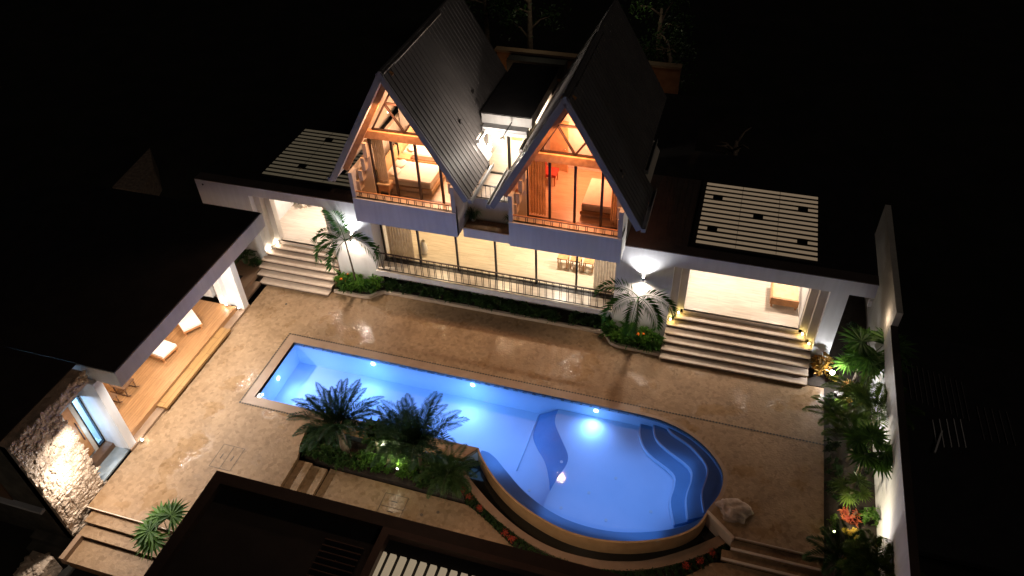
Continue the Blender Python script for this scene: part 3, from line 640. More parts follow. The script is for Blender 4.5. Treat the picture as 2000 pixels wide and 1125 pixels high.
# upper storey volumes
def volume(xa, xb, name):
    """side walls, floor, back wall of one gabled room"""
    for x_ in (xa, xb - .14): P_(MB().box(x_, x_ + .14, 19.42, 26, 4.0, 6.0), 'side_wall', 'plaster_warm')
    P_(MB().box(xa + .14, xb - .14, 19.56, 23.4, 4.75, 4.9), 'floor', 'floor_wood')
    P_(MB().box(xa, xb, 19.40, 19.56, 4.0, 4.985), 'balcony_panel', 'plaster')
    P_(MB().box(xa + .14, xb - .14, 19.56, 20.3, 4.0, 4.1), 'balcony_soffit', 'plaster')
volume(-12.1, -8.3, 'l'); volume(-6.45, -2.70, 'r')
def gable(xr, zr, m_, xL, xR, xLb, xRb, yb):
    """steep roof: front part reaches the lower eaves, the rear part is cut shorter"""
    for sgn, xf, xb in ((-1, xL, xLb), (1, xR, xRb)):
        def pt(x, y, lift=0): return (x, y, zr - m_ * abs(x - xr) + lift)
        mm = MB(); d = Vector((sgn, 0, -m_)).normalized(); nrm = Vector((sgn * m_, 0, 1)).normalized(); th = .05
        for x_e, y0, y1 in ((xf, 19.2, 21.5), (xb, 21.5, yb)):
            a, b, c, e = (Vector(pt(xr, y0)), Vector(pt(x_e, y0)), Vector(pt(x_e, y1)), Vector(pt(xr, y1)))
            lo = [v - nrm * th for v in (a, b, c, e)]
            hi = [a, b, c, e]
            if sgn < 0: mm.poly(hi[::-1]); mm.poly(lo)
            else: mm.poly(hi); mm.poly(lo[::-1])
            for i in range(4): j = (i + 1) % 4; mm.poly([hi[i], lo[i], lo[j], hi[j]])
        y = 19.3
        while y < yb - .05:
            x_e = xf if y < 21.5 else xb
            p, q = Vector(pt(xr + sgn * .03, y)), Vector(pt(x_e, y)); mm.bar(p + nrm * .011, q + nrm * .011, .05, .022, nrm); y += .235
        r = P_(mm, 'gable_roof', 'roof_metal')
        # barge board
        p, q = Vector(pt(xr, 19.17)), Vector(pt(xf, 19.17)); MB().bar(p - nrm * .06, q - nrm * .06, .05, .20, nrm).build('barge_board', 'barge', r)
        # gutters
        for x_e, y0, y1 in ((xf, 19.2, 21.52), (xb, 21.55, 23.6)):
            g = MB(); z = zr - m_ * abs(x_e - xr)
            xo = x_e + sgn * .14
            g.box(min(x_e, xo), max(x_e, xo), y0, y1, z - .12, z - .105); g.box(min(xo, xo - sgn * .015), max(xo, xo - sgn * .015), y0, y1, z - .105, z + .02)
            g.box(min(x_e, xo), max(x_e, xo), y0 - .012, y0, z - .12, z + .02)
            g.build('gutter', 'barge', r)
        # soffit lining and timber purlin beam
        p, q = Vector(pt(xr, 0)), Vector(pt(xf, 0))
        mm = MB(); o = -nrm * .13
        for y0, y1 in ((19.25, 20.4),):
            a, b = p + o, q + o - d * .05; mm.poly([(a.x, y0, a.z), (b.x, y0, b.z), (b.x, y1, b.z), (a.x, y1, a.z)])
        mm.build('soffit', 'plaster_warm', r)
        a = p - nrm * .22 + d * .1; b = q - nrm * .22 - d * .35
        MB().bar((a.x, 19.62, a.z), (b.x, 19.62, b.z), .12, .20, nrm).build('rafter', 'timber', r)
        # inner lining of the room
        mm = MB(); o = -nrm * .16; a, b = p + o, q + o
        mm.poly([(a.x, 20.05, a.z), (b.x, 20.05, b.z), (b.x, 24, b.z), (a.x, 24, a.z)]); mm.build('ceiling_lining', 'plaster_warm', r)
    P_(MB().bar((xr, 19.26, zr + .004), (xr, yb, zr + .004), .09, .02), 'ridge_cap', 'roof_metal')
    P_(MB().profile_y([(xr - .12, zr - .21), (xr, zr + .02), (xr + .12, zr - .21)], 19.14, 19.20), 'barge_apex', 'barge')
gable(-10.2, 9.95, 1.70, -12.63, -7.74, -12.1, -8.22, 26.0)
gable(-4.55, 9.82, 1.70, -6.98, -2.10, -6.55, -2.45, 26.7)
for x, y in ((-8.78, 23.05), (-8.65, 21.33)):
    z = 9.95 - 1.7 * (x + 10.2); P_(MB().box(x - .04, x + .04, y - .05, y + .05, z - .03, z + .09), 'roof_vent', 'metal_black')
# back walls of bedrooms + end gable
for xr, zr, yb, ye in ((-10.2, 9.95, 23.4, 25.9), (-4.55, 9.82, 23.2, 26.6)):
    P_(MB().profile_y([(xr - 1.7, 4.9), (xr + 1.7, 4.9), (xr + 1.7, zr - 3.2), (xr, zr - .35), (xr - 1.7, zr - 3.2)], yb, yb + .1), 'back_wall', 'plaster')
    P_(MB().profile_y([(xr - 1.75, 4.0), (xr + 1.75, 4.0), (xr + 1.75, zr - 3.1), (xr, zr - .15), (xr - 1.75, zr - 3.1)], ye, ye + .1), 'back_wall', 'plaster_grey')
# glazed gable fronts
def glazing(xl, xr_, xm, ztop, wins, sc=1):
    GY = 19.97
    f = P_(MB().box(xl, xr_, GY - .04, GY + .04, 4.9, 4.95), 'window', 'metal_brown')
    for x in wins: MB().box(x - .04, x + .04, GY - .035, GY + .035, 4.95, 7.16).build('mullion', 'metal_brown', f)
    MB().box(xl, xr_, GY - .035, GY + .035, 7.13, 7.17).build('rail', 'metal_brown', f)
    hw = (ztop + .72 - 7.46) / 1.70 - .10
    MB().box(xm - hw, xm + hw, GY - .12, GY + .06, 7.175, 7.46).build('transom_beam', 'timber', f)
    def b(p, q, w=.07): MB().bar((p[0], GY, p[1]), (q[0], GY, q[1]), .06, w, (0, 1, 0)).build('mullion', 'metal_brown', f)
    s = 1.70; hx = (ztop - 7.47) / s
    b((xm - hx, 7.49), (xm, ztop)); b((xm + hx, 7.49), (xm, ztop)); b((xm - hx, 7.49), (xm + hx, 7.49))
    b((xm + .15, 7.49), (xm - hx * .42, ztop - (hx * .42) * s)); b((xm + .15, 7.49), (xm + hx * .60, ztop - hx * .60 * s))
    b((xm - hx * .40, ztop - hx * .40 * s), (xm + hx * .40, ztop - hx * .40 * s))
    MB().poly([(xl, GY, 4.95), (xr_, GY, 4.95), (xr_, GY, 7.14), (xl, GY, 7.14)]).build('pane', 'glass', f)
    MB().poly([(xm - hx, GY, 7.5), (xm + hx, GY, 7.5), (xm, GY, ztop)]).build('pane', 'glass', f)
glazing(-11.42, -8.62, -10.2, 9.15, (-11.40, -10.60, -9.75, -8.93))
glazing(-5.97, -2.92, -4.55, 9.1, (-5.95, -5.20, -4.37, -3.50))
# masonry beside the glazing with the stepped outer ends
for sx, xg, pts in ((-1, -11.42, [(-12.13, 5.18), (-11.98, 5.57), (-11.84, 5.98), (-11.70, 6.46), (-11.58, 7.01)]), (1, -8.62, [(-8.31, 5.18), (-8.38, 5.57), (-8.46, 5.98), (-8.52, 6.46), (-8.58, 7.01)]),
                    (-1, -5.97, [(-6.46, 5.18), (-6.36, 5.57), (-6.27, 5.98), (-6.18, 6.46), (-6.08, 7.01)]), (1, -2.92, [(-2.70, 5.18), (-2.76, 5.57), (-2.80, 5.98), (-2.84, 6.46), (-2.88, 7.01)])):
    m = MB(); z0 = 4.9
    for i, (x, z) in enumerate(pts):
        m.box(min(x, xg), max(x, xg), 19.90, 20.05, z0, z - .002); m.box(min(x, x - sx * .14), max(x, x - sx * .14), 19.56 + .05 * i, 19.90, z0, z - .002); z0 = z
    P_(m, 'stepped_wall', 'plaster_cream')
# balcony railings
def railing(x0, x1, y, z0, z1, pitch, pair=True, parent=None, toprail='metal_brown'):
    r = P_(MB().bar((x0, y, z1), (x1, y, z1), .05, .035), 'railing', toprail, parent)
    MB().bar((x0, y, z0), (x1, y, z0), .035, .025).build('bottom_rail', 'metal_black', r)
    n = int((x1 - x0) / pitch)
    for i in range(n + 1):
        x = x0 + (x1 - x0) * i / n
        m = MB()
        for dx in ((-.03, .03) if pair else (0,)): m.bar((x + dx, y, z0), (x + dx, y, z1), .018, .018, (0, 1, 0))
        m.build('baluster', 'metal_black', r)
    return r
railing(-12.08, -8.32, 19.48, 5.02, 5.24, .27, toprail='timber'); railing(-6.43, -2.72, 19.48, 5.02, 5.24, .27, toprail='timber')
rr = railing(-12.12, -2.98, 20.20, 1.17, 1.98, .265, toprail='metal_brown')
MB().bar((-12.12, 20.23, 1.98), (-12.12, 20.62, 1.98), .05, .035).build('return_rail', 'metal_black', rr)
for k in range(3): MB().bar((-12.12, 20.26 + .14 * k, 1.15), (-12.12, 20.26 + .14 * k, 1.98), .015, .015, (0, 1, 0)).build('baluster', 'metal_black', rr)
railing(-8.28, -6.47, 20.60, 4.93, 5.45, .16, pair=False, toprail='metal_black')
# terrace glazing
f = P_(MB().box(-12.1, -2.97, 20.93, 21.0, 3.80, 3.86), 'window', 'metal_black')
MB().box(-12.1, -2.97, 20.93, 21.0, 1.121, 1.16).build('sill', 'metal_black', f)
MB().box(-12.1, -2.97, 20.76, 20.928, 1.121, 1.132).build('dark_floor_strip', 'metal_black', f)  # dark strip along the foot of the glazing
for x in (-12.08, -10.60, -9.06, -7.53, -5.97, -4.45, -2.99): MB().box(x - .035, x + .035, 20.925, 21.0, 1.16, 3.80).build('mullion', 'metal_black', f)
for a, b in zip((-12.08, -10.60, -9.06, -7.53, -5.97, -4.45), (-10.60, -9.06, -7.53, -5.97, -4.45, -2.99)):
    MB().poly([(a + .035, 20.96, 1.16), (b - .035, 20.96, 1.16), (b - .035, 20.96, 3.8), (a + .035, 20.96, 3.8)]).build('pane', 'glass', f)
# roof terrace between the gables, light well and glazed hall behind
P_(MB().box(-8.3, -6.45, 19.98, 20.88, 3.66, 4.0), 'roof_terrace', 'deck_stone')
P_(MB().box(-8.3, -6.45, 19.93, 19.975, 3.64, 4.004), 'terrace_edge', 'plaster')
P_(MB().box(-8.3, -6.45, 20.55, 20.66, 4.0, 4.90), 'wall', 'plaster_warm')
P_(MB().box(-8.3, -6.45, 20.66, 26, 4.78, 4.90), 'floor', 'floor_stone_pale')
P_(MB().box(-8.25, -6.5, 25.2, 25.3, 4.9, 7.0), 'wall', 'plaster')
P_(MB().box(-8.3, -6.5, 22.5, 26.0, 6.72, 7.12), 'wall', 'plaster')
P_(MB().box(-8.3, -6.5, 22.42, 26.4, 7.125, 7.17), 'flat_roof', 'roof_dark')
P_(MB().box(-8.2, -6.6, 22.18, 22.5, 6.50, 6.62), 'lintel', 'plaster')
P_(MB().box(-8.2, -6.6, 22.2, 22.5, 6.62, 6.74), 'lintel', 'plaster_grey')
f = P_(MB().box(-8.1, -6.5, 22.18, 22.24, 4.901, 4.96), 'window', 'metal_black')
for x in (-8.06, -7.25, -6.52): MB().box(x - .05, x + .05, 22.17, 22.25, 4.96, 6.5).build('mullion', 'metal_black', f)
MB().poly([(-8.06, 22.21, 4.96), (-6.5, 22.21, 4.96), (-6.5, 22.21, 6.5), (-8.06, 22.21, 6.5)]).build('pane', 'glass', f)
P_(MB().box(-7.9, -7.5, 24.6, 24.66, 4.9, 6.4), 'inner_door', 'timber_pale')
# roofs' rear
# stairs of the two porticos
def portico_stairs(x0, x1, label, insets, wrap=False):
    t = thing('portico_stairs', ((x0 + x1) / 2, 19.3, 0), label, 'stairs')
    for i in range(7):
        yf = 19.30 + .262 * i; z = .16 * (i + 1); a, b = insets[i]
        MB().box(x0 + a + .04, x1 - b - .04, yf + .05, yf + .30, z - .16, z - .055).build('riser', 'dark_riser', t)
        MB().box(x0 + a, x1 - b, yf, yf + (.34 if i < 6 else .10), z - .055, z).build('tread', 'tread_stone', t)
    return t
portico_stairs(-1.03, 3.93, 'wide stone stairs up to the right portico', [(0, 0), (0, 0), (0, 0), (.02, 0), (.03, 0), (.25, .25), (.5, .5)])
st = portico_stairs(-17.30, -13.95, 'narrower stone stairs up to the left portico', [(.26, .05), (.04, 0), (0, 0), (0, 0), (.1, 0), (.35, .3), (.6, .5)])
MB().box(-17.3, -17.02, 18.06, 19.30, 0, .105).build('riser', 'dark_riser', st)
MB().box(-17.3, -17.0, 18.06, 19.30, .105, .16).build('tread', 'coping', st)
MB().box(-19.4, -17.26, 18.06, 19.56, .16, .32).build('landing', 'coping', st)
MB().box(-19.4, -17.3, 19.56, 20.34, .0, .33).build('landing', 'coping', st)
MB().box(-18.4, -17.75, 18.7, 19.3, .322, .33).build('floor_grate', 'drain_black', st)

# light fixtures on the villa
for i, (x, z, lb) in enumerate(((-13.02, 2.50, 'bright up and down wall lamp behind the left wall palm'), (-1.98, 2.75, 'bright up and down wall lamp behind the right wall palm'))):
    t = thing('wall_lamp', (x, 20.35, z), lb, 'lamp', 'wall lamps beside the terrace')
    MB().box(x - .05, x + .05, 20.25, 20.348, z - .08, z + .08).build('lamp_body', 'chrome', t)
    MB().disc((x, 20.30, z + .082), .04).build('bulb', 'glow_white', t)
    MB().disc((x, 20.30, z - .082), .04).build('bulb', 'glow_white', t)
def steplight(p, matn, label):
    t = thing('step_light', p, label, 'lamp', 'step lights in the portals')
    MB().blob(p, .035, 1, 6, 0).build('bulb', matn, t); MB().tube([(p[0], p[1] + .03, p[2]), (p[0], p[1] + .07, p[2])], .05, 10).build('lamp_body', 'chrome', t)
steplight((-.90, 20.52, .90), 'glow_yellow', 'yellow step light low at the left outer jamb of the right portico')
steplight((-.66, 20.78, 1.05), 'glow_yellow', 'yellow step light low at the left inner jamb of the right portico')
steplight((3.82, 20.52, .90), 'glow_yellow', 'yellow step light low at the right outer jamb of the right portico')
steplight((3.57, 20.78, 1.05), 'glow_yellow', 'yellow step light low at the right inner jamb of the right portico')
steplight((-17.1, 20.52, .90), 'glow_white', 'white step light low at the outer left jamb of the left portico')
steplight((-16.85, 20.78, 1.05), 'glow_white', 'white step light low at the inner left jamb of the left portico')
steplight((-14.15, 20.78, 1.05), 'glow_white', 'white step light at the right jamb of the left portico')
for p, lb in (((-7.95, 22.12, 6.0), 'white wall sconce in the light well between the gables'),):
    t = thing('wall_sconce', p, lb, 'lamp'); MB().tube([(p[0], p[1], p[2] - .12), (p[0], p[1], p[2] + .12)], .05, 10).build('lamp_shade', 'glow_white', t)
fl_ = thing('added_roof_light', (-7.2, 21.35, 6.78), 'added lamp on a thin arm lighting the roofs between the two gables', 'lamp')  # arm and head made up to carry the added roof lamp
MB().bar((-7.2, 22.45, 6.9), (-7.2, 21.4, 6.9), .03, .03).build('arm', 'metal_black', fl_)
MB().box(-7.27, -7.13, 21.32, 21.42, 6.84, 6.90).build('lamp_body', 'metal_black', fl_)
MB().box(-19.17, -19.11, 20.33, 20.349, 3.77, 3.83).build('wall_spout', 'metal_black', V)
sp = thing('emergency_light', (5.15, 20.3, 3.2), 'small white fitting at the right end of the white fascia', 'lamp')
MB().box(5.10, 5.20, 20.25, 20.345, 3.18, 3.42).build('lamp_body', 'white_paint', sp)

# ------------------------------------------------------------------ furniture inside
def bed(x0, x1, y0, y1, zf, label, head=True):
    t = thing('bed', ((x0 + x1) / 2, (y0 + y1) / 2, zf), label, 'bed')
    MB().box(x0 - .04, x1 + .08, y0 - .06, y1 + .06, zf + .08, zf + .22).build('bed_base', 'timber_pale', t)
    for a in (x0 + .1, x1 - .1):
        for b in (y0 + .1, y1 - .1): MB().box(a - .04, a + .04, b - .04, b + .04, zf, zf + .08).build('leg', 'timber', t)
    m = MB(); n = 10; r = .05
    m.profile_x([(y0 + r, zf + .222), (y0, zf + .25), (y0, zf + .42), (y0 + r, zf + .47), (y1 - r, zf + .47), (y1, zf + .42), (y1, zf + .25), (y1 - r, zf + .222)], x0, x1); m.build('mattress', 'linen', t)
    for k in ((.28, .72) if head else ()):
        y = y0 + (y1 - y0) * k; MB().blob((x0 + .28, y, zf + .52), .22, 2, 8, .05, (.9, 1.25, .28)).build('pillow', 'linen', t)
    if head: MB().box(x0 - .12, x0 - .05, y0 - .3, y1 + .3, zf + .1, zf + .95).build('headboard', 'timber_pale', t)
    return t
bed(-11.28, -9.55, 20.35, 21.58, 4.9, 'near double bed with pillows in the left gable bedroom')
bed(-11.28, -9.75, 22.05, 23.2, 4.9, 'rear double bed further back in the left gable bedroom')
bed(-4.25, -2.95, 20.45, 22.1, 4.9, 'low bed in the orange lit right gable bedroom', False)
for y, lb in ((21.82, 'wooden nightstand between the two beds'), (20.08, 'wooden nightstand in front of the near bed beside the curtain')):
    t = thing('nightstand', (-11.1, y, 4.9), lb, 'nightstand')
    MB().box(-11.35, -10.88, y - .17, y + .17, 5.32, 5.37).build('top', 'timber_pale', t)
    MB().box(-11.33, -10.92, y - .15, y + .15, 5.08, 5.32).build('drawer', 'timber', t)
    for a in (-11.3, -10.95):
        for b in (y - .13, y + .13): MB().box(a - .02, a + .02, b - .02, b + .02, 4.9, 5.08).build('leg', 'timber', t)
def curtain(x0, x1, y, z0, z1, matn, label, amp=.045, waves=8):
    m = MB(); n = waves * 6; b = len(m.v)
    for z in (z0, z1):
        for i in range(n + 1):
            u = i / n; m.v.append((x0 + (x1 - x0) * u, y + amp * math.sin(u * waves * 2 * math.pi) * (1 if z == z0 else .7), z))
    for i in range(n): m.face([i, i + 1, n + 2 + i, n + 1 + i], True)
    m.build('curtain', matn, label=label, category='curtain')
curtain(-11.40, -10.98, 20.12, 4.95, 7.1, 'curtain_grey', 'drawn grey brown curtain at the left end of the left bedroom window', waves=6)
curtain(-5.93, -5.38, 20.12, 4.95, 7.1, 'curtain', 'brown curtain at the left end of the right bedroom window', waves=6)
curtain(-3.22, -2.85, 20.12, 4.95, 7.0, 'curtain', 'brown curtain at the right end of the right bedroom window', waves=5)
curtain(-12.0, -10.95, 21.15, 1.14, 3.8, 'curtain_grey', 'grey curtain at the left end of the terrace glazing', waves=9)
curtain(-3.85, -3.02, 21.15, 1.14, 3.8, 'curtain_grey', 'grey curtain at the right end of the terrace glazing', waves=8)
t = thing('red_chair', (-5.75, 22.1, 4.9), 'red upholstered chair behind the curtain of the right bedroom', 'chair')
MB().box(-6.0, -5.5, 21.9, 22.4, 5.25, 5.36).build('seat', 'red_cloth', t); MB().box(-6.0, -5.94, 21.9, 22.4, 5.36, 5.85).build('backrest', 'red_cloth', t)
for a in (-5.96, -5.54):
    for b in (21.94, 22.36): MB().box(a - .02, a + .02, b - .02, b + .02, 4.9, 5.25).build('leg', 'timber', t)
t = thing('bedroom_door', (-5.65, 23.1, 4.9), 'half open wooden door at the back of the right bedroom', 'door')
MB().bar((-6.0, 23.1, 5.9), (-5.3, 22.9, 5.9), .05, 2.0).build('door_leaf', 'timber_pale', t); MB().tube([(-5.38, 22.90, 5.85), (-5.38, 22.84, 5.85), (-5.48, 22.86, 5.85)], .015, 6).build('handle', 'chrome', t)
def chair(x, y, z, rz, label):
    t = thing('dining_chair', (x, y, z), label, 'chair', 'chairs at the back of the living room')
    MB().box(x - .2, x + .2, y - .2, y + .2, z + .42, z + .46).build('seat', 'timber', t)
    m = MB()
    for k in (-.15, -.05, .05, .15): m.box(x + k - .02, x + k + .02, y + .18, y + .2, z + .46, z + .82)
    m.box(x - .2, x + .2, y + .175, y + .205, z + .82, z + .9); m.build('backrest', 'timber', t)
    for a in (-.17, .17):
        for b in (-.17, .17): MB().box(x + a - .02, x + a + .02, y + b - .02, y + b + .02, z, z + .42).build('leg', 'timber', t)
for x, lb in ((-5.25, 'left'), (-4.75, 'middle'), (-4.25, 'right')): chair(x, 22.25, 1.12, 0, 'small orange wooden chair, %s one of three behind the terrace glass' % lb)
t = thing('floor_vase', (-11.3, 21.75, 1.12), 'pale floor vase beside the grey curtain in the living room', 'vase')
m = MB(); m.tube([(-10.75, 21.6, 1.12), (-10.75, 21.6, 1.3), (-10.75, 21.6, 1.5), (-10.75, 21.6, 1.65), (-10.75, 21.6, 1.72)], [.11, .17, .15, .08, .10], 14, False); m.build('vessel', 'ceramic', t)
t = thing('console_table', (2.87, 22.4, 1.12), 'wooden console table inside the right portico', 'table')
MB().box(2.44, 3.30, 21.86, 22.86, 1.55, 1.60).build('table_top', 'timber_pale', t); MB().box(2.42, 3.34, 21.80, 21.86, 1.30, 1.59).build('front_panel', 'timber', t)
MB().box(2.38, 2.44, 21.80, 22.86, 1.30, 1.59).build('side_panel', 'timber', t)
for a in (2.46, 3.28):
    for b in (21.9, 22.8): MB().box(a - .03, a + .03, b - .03, b + .03, 1.12, 1.55).build('leg', 'timber', t)

# ================================================================== PAVILION (left)
C_ = thing('pavilion', (-19, 14, 0), 'open white pool pavilion with dark flat roof and timber floor', 'pavilion')
def Q(m, name, matn, parent=None): return m.build(name, matn, parent if parent is not None else C_)
Q(MB().box(-26, -15.9, 11.04, 19.24, 3.2, 3.79), 'fascia', 'plaster_mid')
Q(MB().box(-26, -15.93, 11.07, 19.2, 3.79, 3.83), 'flat_roof', 'roof_dark')
Q(MB().box(-24, -17.05, 11.17, 17.62, .05, .30), 'timber_floor', 'deck_wood')
Q(MB().box(-17.05, -16.76, 10.87, 18.06, 0, .10), 'plinth', 'coping')
Q(MB().box(-17.04, -16.64, 12.62, 16.55, .101, .20), 'timber_step', 'deck_wood_pale')
Q(MB().box(-24, -16.8, 10.87, 11.17, 0, 3.2), 'wall', 'plaster')
m = MB(); m.box(-17.15, -16.8, 17.75, 18.05, .0, 3.2); m.box(-17.45, -17.15, 17.85, 18.05, .1, 3.2); m.box(-17.75, -17.45, 17.62, 18.05, .1, 3.2); Q(m, 'pier', 'plaster')
Q(MB().box(-24, -23.8, 11.17, 18, .3, 3.2), 'wall', 'plaster'); Q(MB().box(-19.3, -18.2, 17.85, 18.05, .3, 3.2), 'wall', 'plaster')
# rubble-faced block with the recessed entrance
m = MB(); m.box(-17.25, -16.85, 8.0, 9.58, -.9, 3.35); m.box(-17.25, -16.85, 8.0, 10.86, 3.35, 3.80)
Q(m, 'stone_backing', 'rubble')
m = MB(); rs = random.Random(5)
def rub(y0, y1, z0, z1):
    z = z0
    while z < z1:
        y = y0 + rs.uniform(-.1, 0)
        while y < y1:
            w = rs.uniform(.10, .26); h = rs.uniform(.08, .18)
            m.blob((-16.84 + rs.uniform(-.03, .02), y + w / 2, z + h / 2), .5 * w, rs.randint(0, 999), 5, .35, (.32, 1.05, h / w * 1.15)); y += w * .92
        z += .125
rub(8.05, 9.54, -.55, 3.75); rub(9.55, 10.8, 3.42, 3.75)
for i, f_ in enumerate(m.f): m.sm[i] = False
Q(m, 'stone_facing', 'rubble')
Q(MB().box(-24, -17.0, 8.0, 8.3, -1.0, 3.79), 'wall', 'unlit_wall')
Q(MB().box(-26, -17.25, 8.0, 11.04, 3.80, 3.84), 'flat_roof', 'roof_dark')
Q(MB().box(-17.25, -16.86, 9.0, 9.58, 0, 3.3), 'wall', 'plaster_grey')
Q(MB().box(-17.80, -17.70, 9.58, 10.12, 0, 2.5), 'wall', 'plaster_warm')
Q(MB().box(-17.80, -17.70, 9.58, 10.87, 2.45, 3.35), 'wall', 'plaster_grey')
Q(MB().box(-17.80, -17.70, 10.42, 10.56, 0, 2.45), 'wall', 'plaster_warm')
Q(MB().box(-17.80, -16.86, 9.58, 10.87, 0.0, .06), 'entrance_floor', 'entrance_tile')
Q(MB().box(-17.69, -17.38, 9.6, 10.86, .06, .26), 'door_step', 'timber_dark2')
d = Q(MB().box(-17.78, -17.72, 9.9, 10.42, .3, 2.45), 'door', 'timber'); MB().bar((-17.68, 10.32, 1.0), (-17.68, 10.32, 1.8), .03, .03, (0, 1, 0)).build('handle', 'timber_dark', d)
w = Q(MB().box(-17.78, -17.68, 10.56, 10.60, .3, 2.45), 'window', 'metal_black'); MB().box(-17.78, -17.68, 10.83, 10.868, .3, 2.45).build('frame', 'metal_black', w); MB().box(-17.78, -17.68, 10.56, 10.868, .26, .32).build('frame', 'metal_black', w)
MB().poly([(-17.73, 10.60, .32), (-17.73, 10.83, .32), (-17.73, 10.83, 2.45), (-17.73, 10.60, 2.45)]).build('pane', 'glass', w)
m = MB(); m.box(-20.2, -20.1, 9.0, 11.0, .3, 3.3); m.box(-20.2, -17.8, 9.0, 9.1, .3, 3.3); m.box(-20.2, -17.8, 9.0, 10.87, .15, .25); Q(m, 'wall', 'white_paint')
for y in (12.3, 14.2, 16.3): Q(MB().tube([(-16.25, y, 3.17), (-16.25, y, 3.2)], .06, 12), 'downlight', 'glow_white')
for p, lb in (((-16.98, 17.68, .16), 'white floor uplight at the outer pier of the pavilion'), ((-17.40, 17.55, .34), 'white floor uplight at the inner pier of the pavilion'), ((-16.68, 11.3, .06), 'white floor uplight at the near pier of the pavilion')):
    t = thing('uplight', p, lb, 'lamp', 'floor uplights of the pavilion'); MB().tube([p, (p[0], p[1], p[2] + .04)], .05, 12).build('lamp_body', 'chrome', t); MB().disc((p[0], p[1], p[2] + .043), .035).build('bulb', 'glow_white', t)
def lounger(x, y, rz, label):
    t = thing('pool_lounger', (x, y, .3), label, 'lounger', 'loungers in the pavilion')
    def o(m, n, k):
        c, s_ = math.cos(rz), math.sin(rz); m.v = [(x + a * c - b * s_, y + a * s_ + b * c, z) for a, b, z in m.v]; m.build(n, k, t)
    o(MB().box(-1.0, 0, -.36, .36, .46, .54), 'frame', 'timber'); o(MB().box(-1.0, -.01, -.34, .34, .54, .64), 'mattress', 'linen')
    o(MB().box(-.95, -.08, -.34, -.28, .54 - .0, .545), 'rail', 'timber')
    for a in (-.92, -.08):
        for b in (-.3, .3): o(MB().box(a - .03, a + .03, b - .03, b + .03, .3, .46), 'leg', 'timber')
lounger(-17.75, 15.95, math.radians(-35), 'white cushioned lounger on the timber floor, the one nearer the piers')
lounger(-17.80, 14.65, math.radians(-8), 'white cushioned lounger on the timber floor, the one nearer the middle')
def rocker(x, y, label):
    t = thing('rattan_chair', (x, y, .3), label, 'chair')
    for s_ in (-.22, .22):
        MB().tube([(x + .35, y + s_, .40), (x + .2, y + s_, .33), (x - .2, y + s_, .32), (x - .5, y + s_, .36)], .02, 6).build('runner', 'timber_dark2', t)
        for a in (.2, -.25): MB().bar((x + a, y + s_, .33), (x + a, y + s_, .70), .03, .03, (0, 1, 0)).build('leg', 'timber_dark2', t)
    MB().box(x - .3, x + .24, y - .26, y + .26, .68, .72).build('seat', 'timber_dark2', t); MB().bar((x - .3, y, .72), (x - .55, y, 1.3), .5, .03).build('backrest', 'timber_dark2', t)
rocker(-18.35, 12.85, 'brown rocking chair under the pavilion roof, only its foot showing')
rocker(-18.45, 12.1, 'brown rocking chair half hidden behind the pavilion fascia, the nearest one')

Q(MB().box(-24, -17.3, 7.84, 7.998, .70, .80), 'window_sill', 'plaster_grey')
Q(MB().box(-22, -18.4, 7.96, 7.998, .82, 1.7), 'shutter', 'timber_dark2')
ss = thing('service_steps', (-17.6, 7.8, -1.3), 'two dim dark steps at the corner below the rubble wall', 'stairs')
MB().box(-18.4, -17.0, 7.70, 7.995, -1.3, -.75).build('tread', 'unlit_wall', ss); MB().box(-18.4, -17.0, 7.42, 7.70, -1.3, -.95).build('tread', 'unlit_wall', ss)
lw = thing('rubble_curb_wall', (-17.3, 6.9, -1.3), 'low rubble stub wall at the lower left corner', 'wall')
MB().box(-17.85, -17.1, 6.5, 7.3, -1.3, -.62).build('core', 'rubble', lw)
m = MB()
for k in range(26): m.blob((-17.05 + R_.uniform(-.8, .04), 6.5 + R_.uniform(0, .8), -.62 + R_.uniform(-.05, .02)), R_.uniform(.06, .12), k, 5, .35, (1, 1, .5))
m.build('stone_facing', 'rubble', lw)
lamp('POINT', (-18.6, 6.2, 1.6), 5, (1, .85, .65), .2, name='unseen_light')  # added lamp lifting the dark lower left corner
# ================================================================== NEAR BUILDING (bottom)
N = thing('near_building', (-5, 5, -.5), 'dark flat roofed building in the foreground with brown parapet', 'building')
def K(m, name, matn, parent=None): return m.build(name, matn, parent if parent is not None else N)
mat('roof_brown', (.055, .036, .028), .7, (.04, .027, .022), 3)
mat('beam_brown', (.11, .065, .05), .6, (.085, .05, .04), 4)
K(MB().box(-11.1, 3.0, -4, 8.85, -.5, 3.2), 'wall', 'plaster_grey')
m = MB(); m.box(-11.28, 3.0, 8.72, 9.05, 3.2, 3.5); m.box(-11.28, -10.98, -4, 8.72, 3.2, 3.5); K(m, 'parapet', 'roof_brown')
K(MB().box(-10.98, -6.42, -4, 8.72, 3.2, 3.30), 'flat_roof', 'roof_dark')
m = MB(); m.box(-6.42, -6.22, -4, 8.72, 3.2, 3.50); m.box(-6.22, 3.0, 8.56, 8.72, 3.2, 3.505); K(m, 'beam', 'beam_brown')
m = MB()
for i in range(10): m.box(-7.70, -6.68, 8.10 - .16 * i, 8.13 - .16 * i, 3.30, 3.36)
K(m, 'louvre', 'beam_brown')
K(MB().box(-6.22, 3.0, -4, 8.56, 3.2, 3.25), 'flat_roof', 'roof_dark')
sk = K(MB().box(-6.22, -3.0, 5.0, 8.22, 3.25, 3.26), 'skylight', 'roof_dark')  # dark base of the pergola panel; its bright slats are emissive strips
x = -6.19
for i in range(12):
    w = .075 if i == 0 else .15; MB().box(x, x + w, 5.0, 8.18, 3.262, 3.36).build('glow_strip', 'slat_glow', sk)  # emission put into raised strips stands in for light at the slats
    x += w + .105

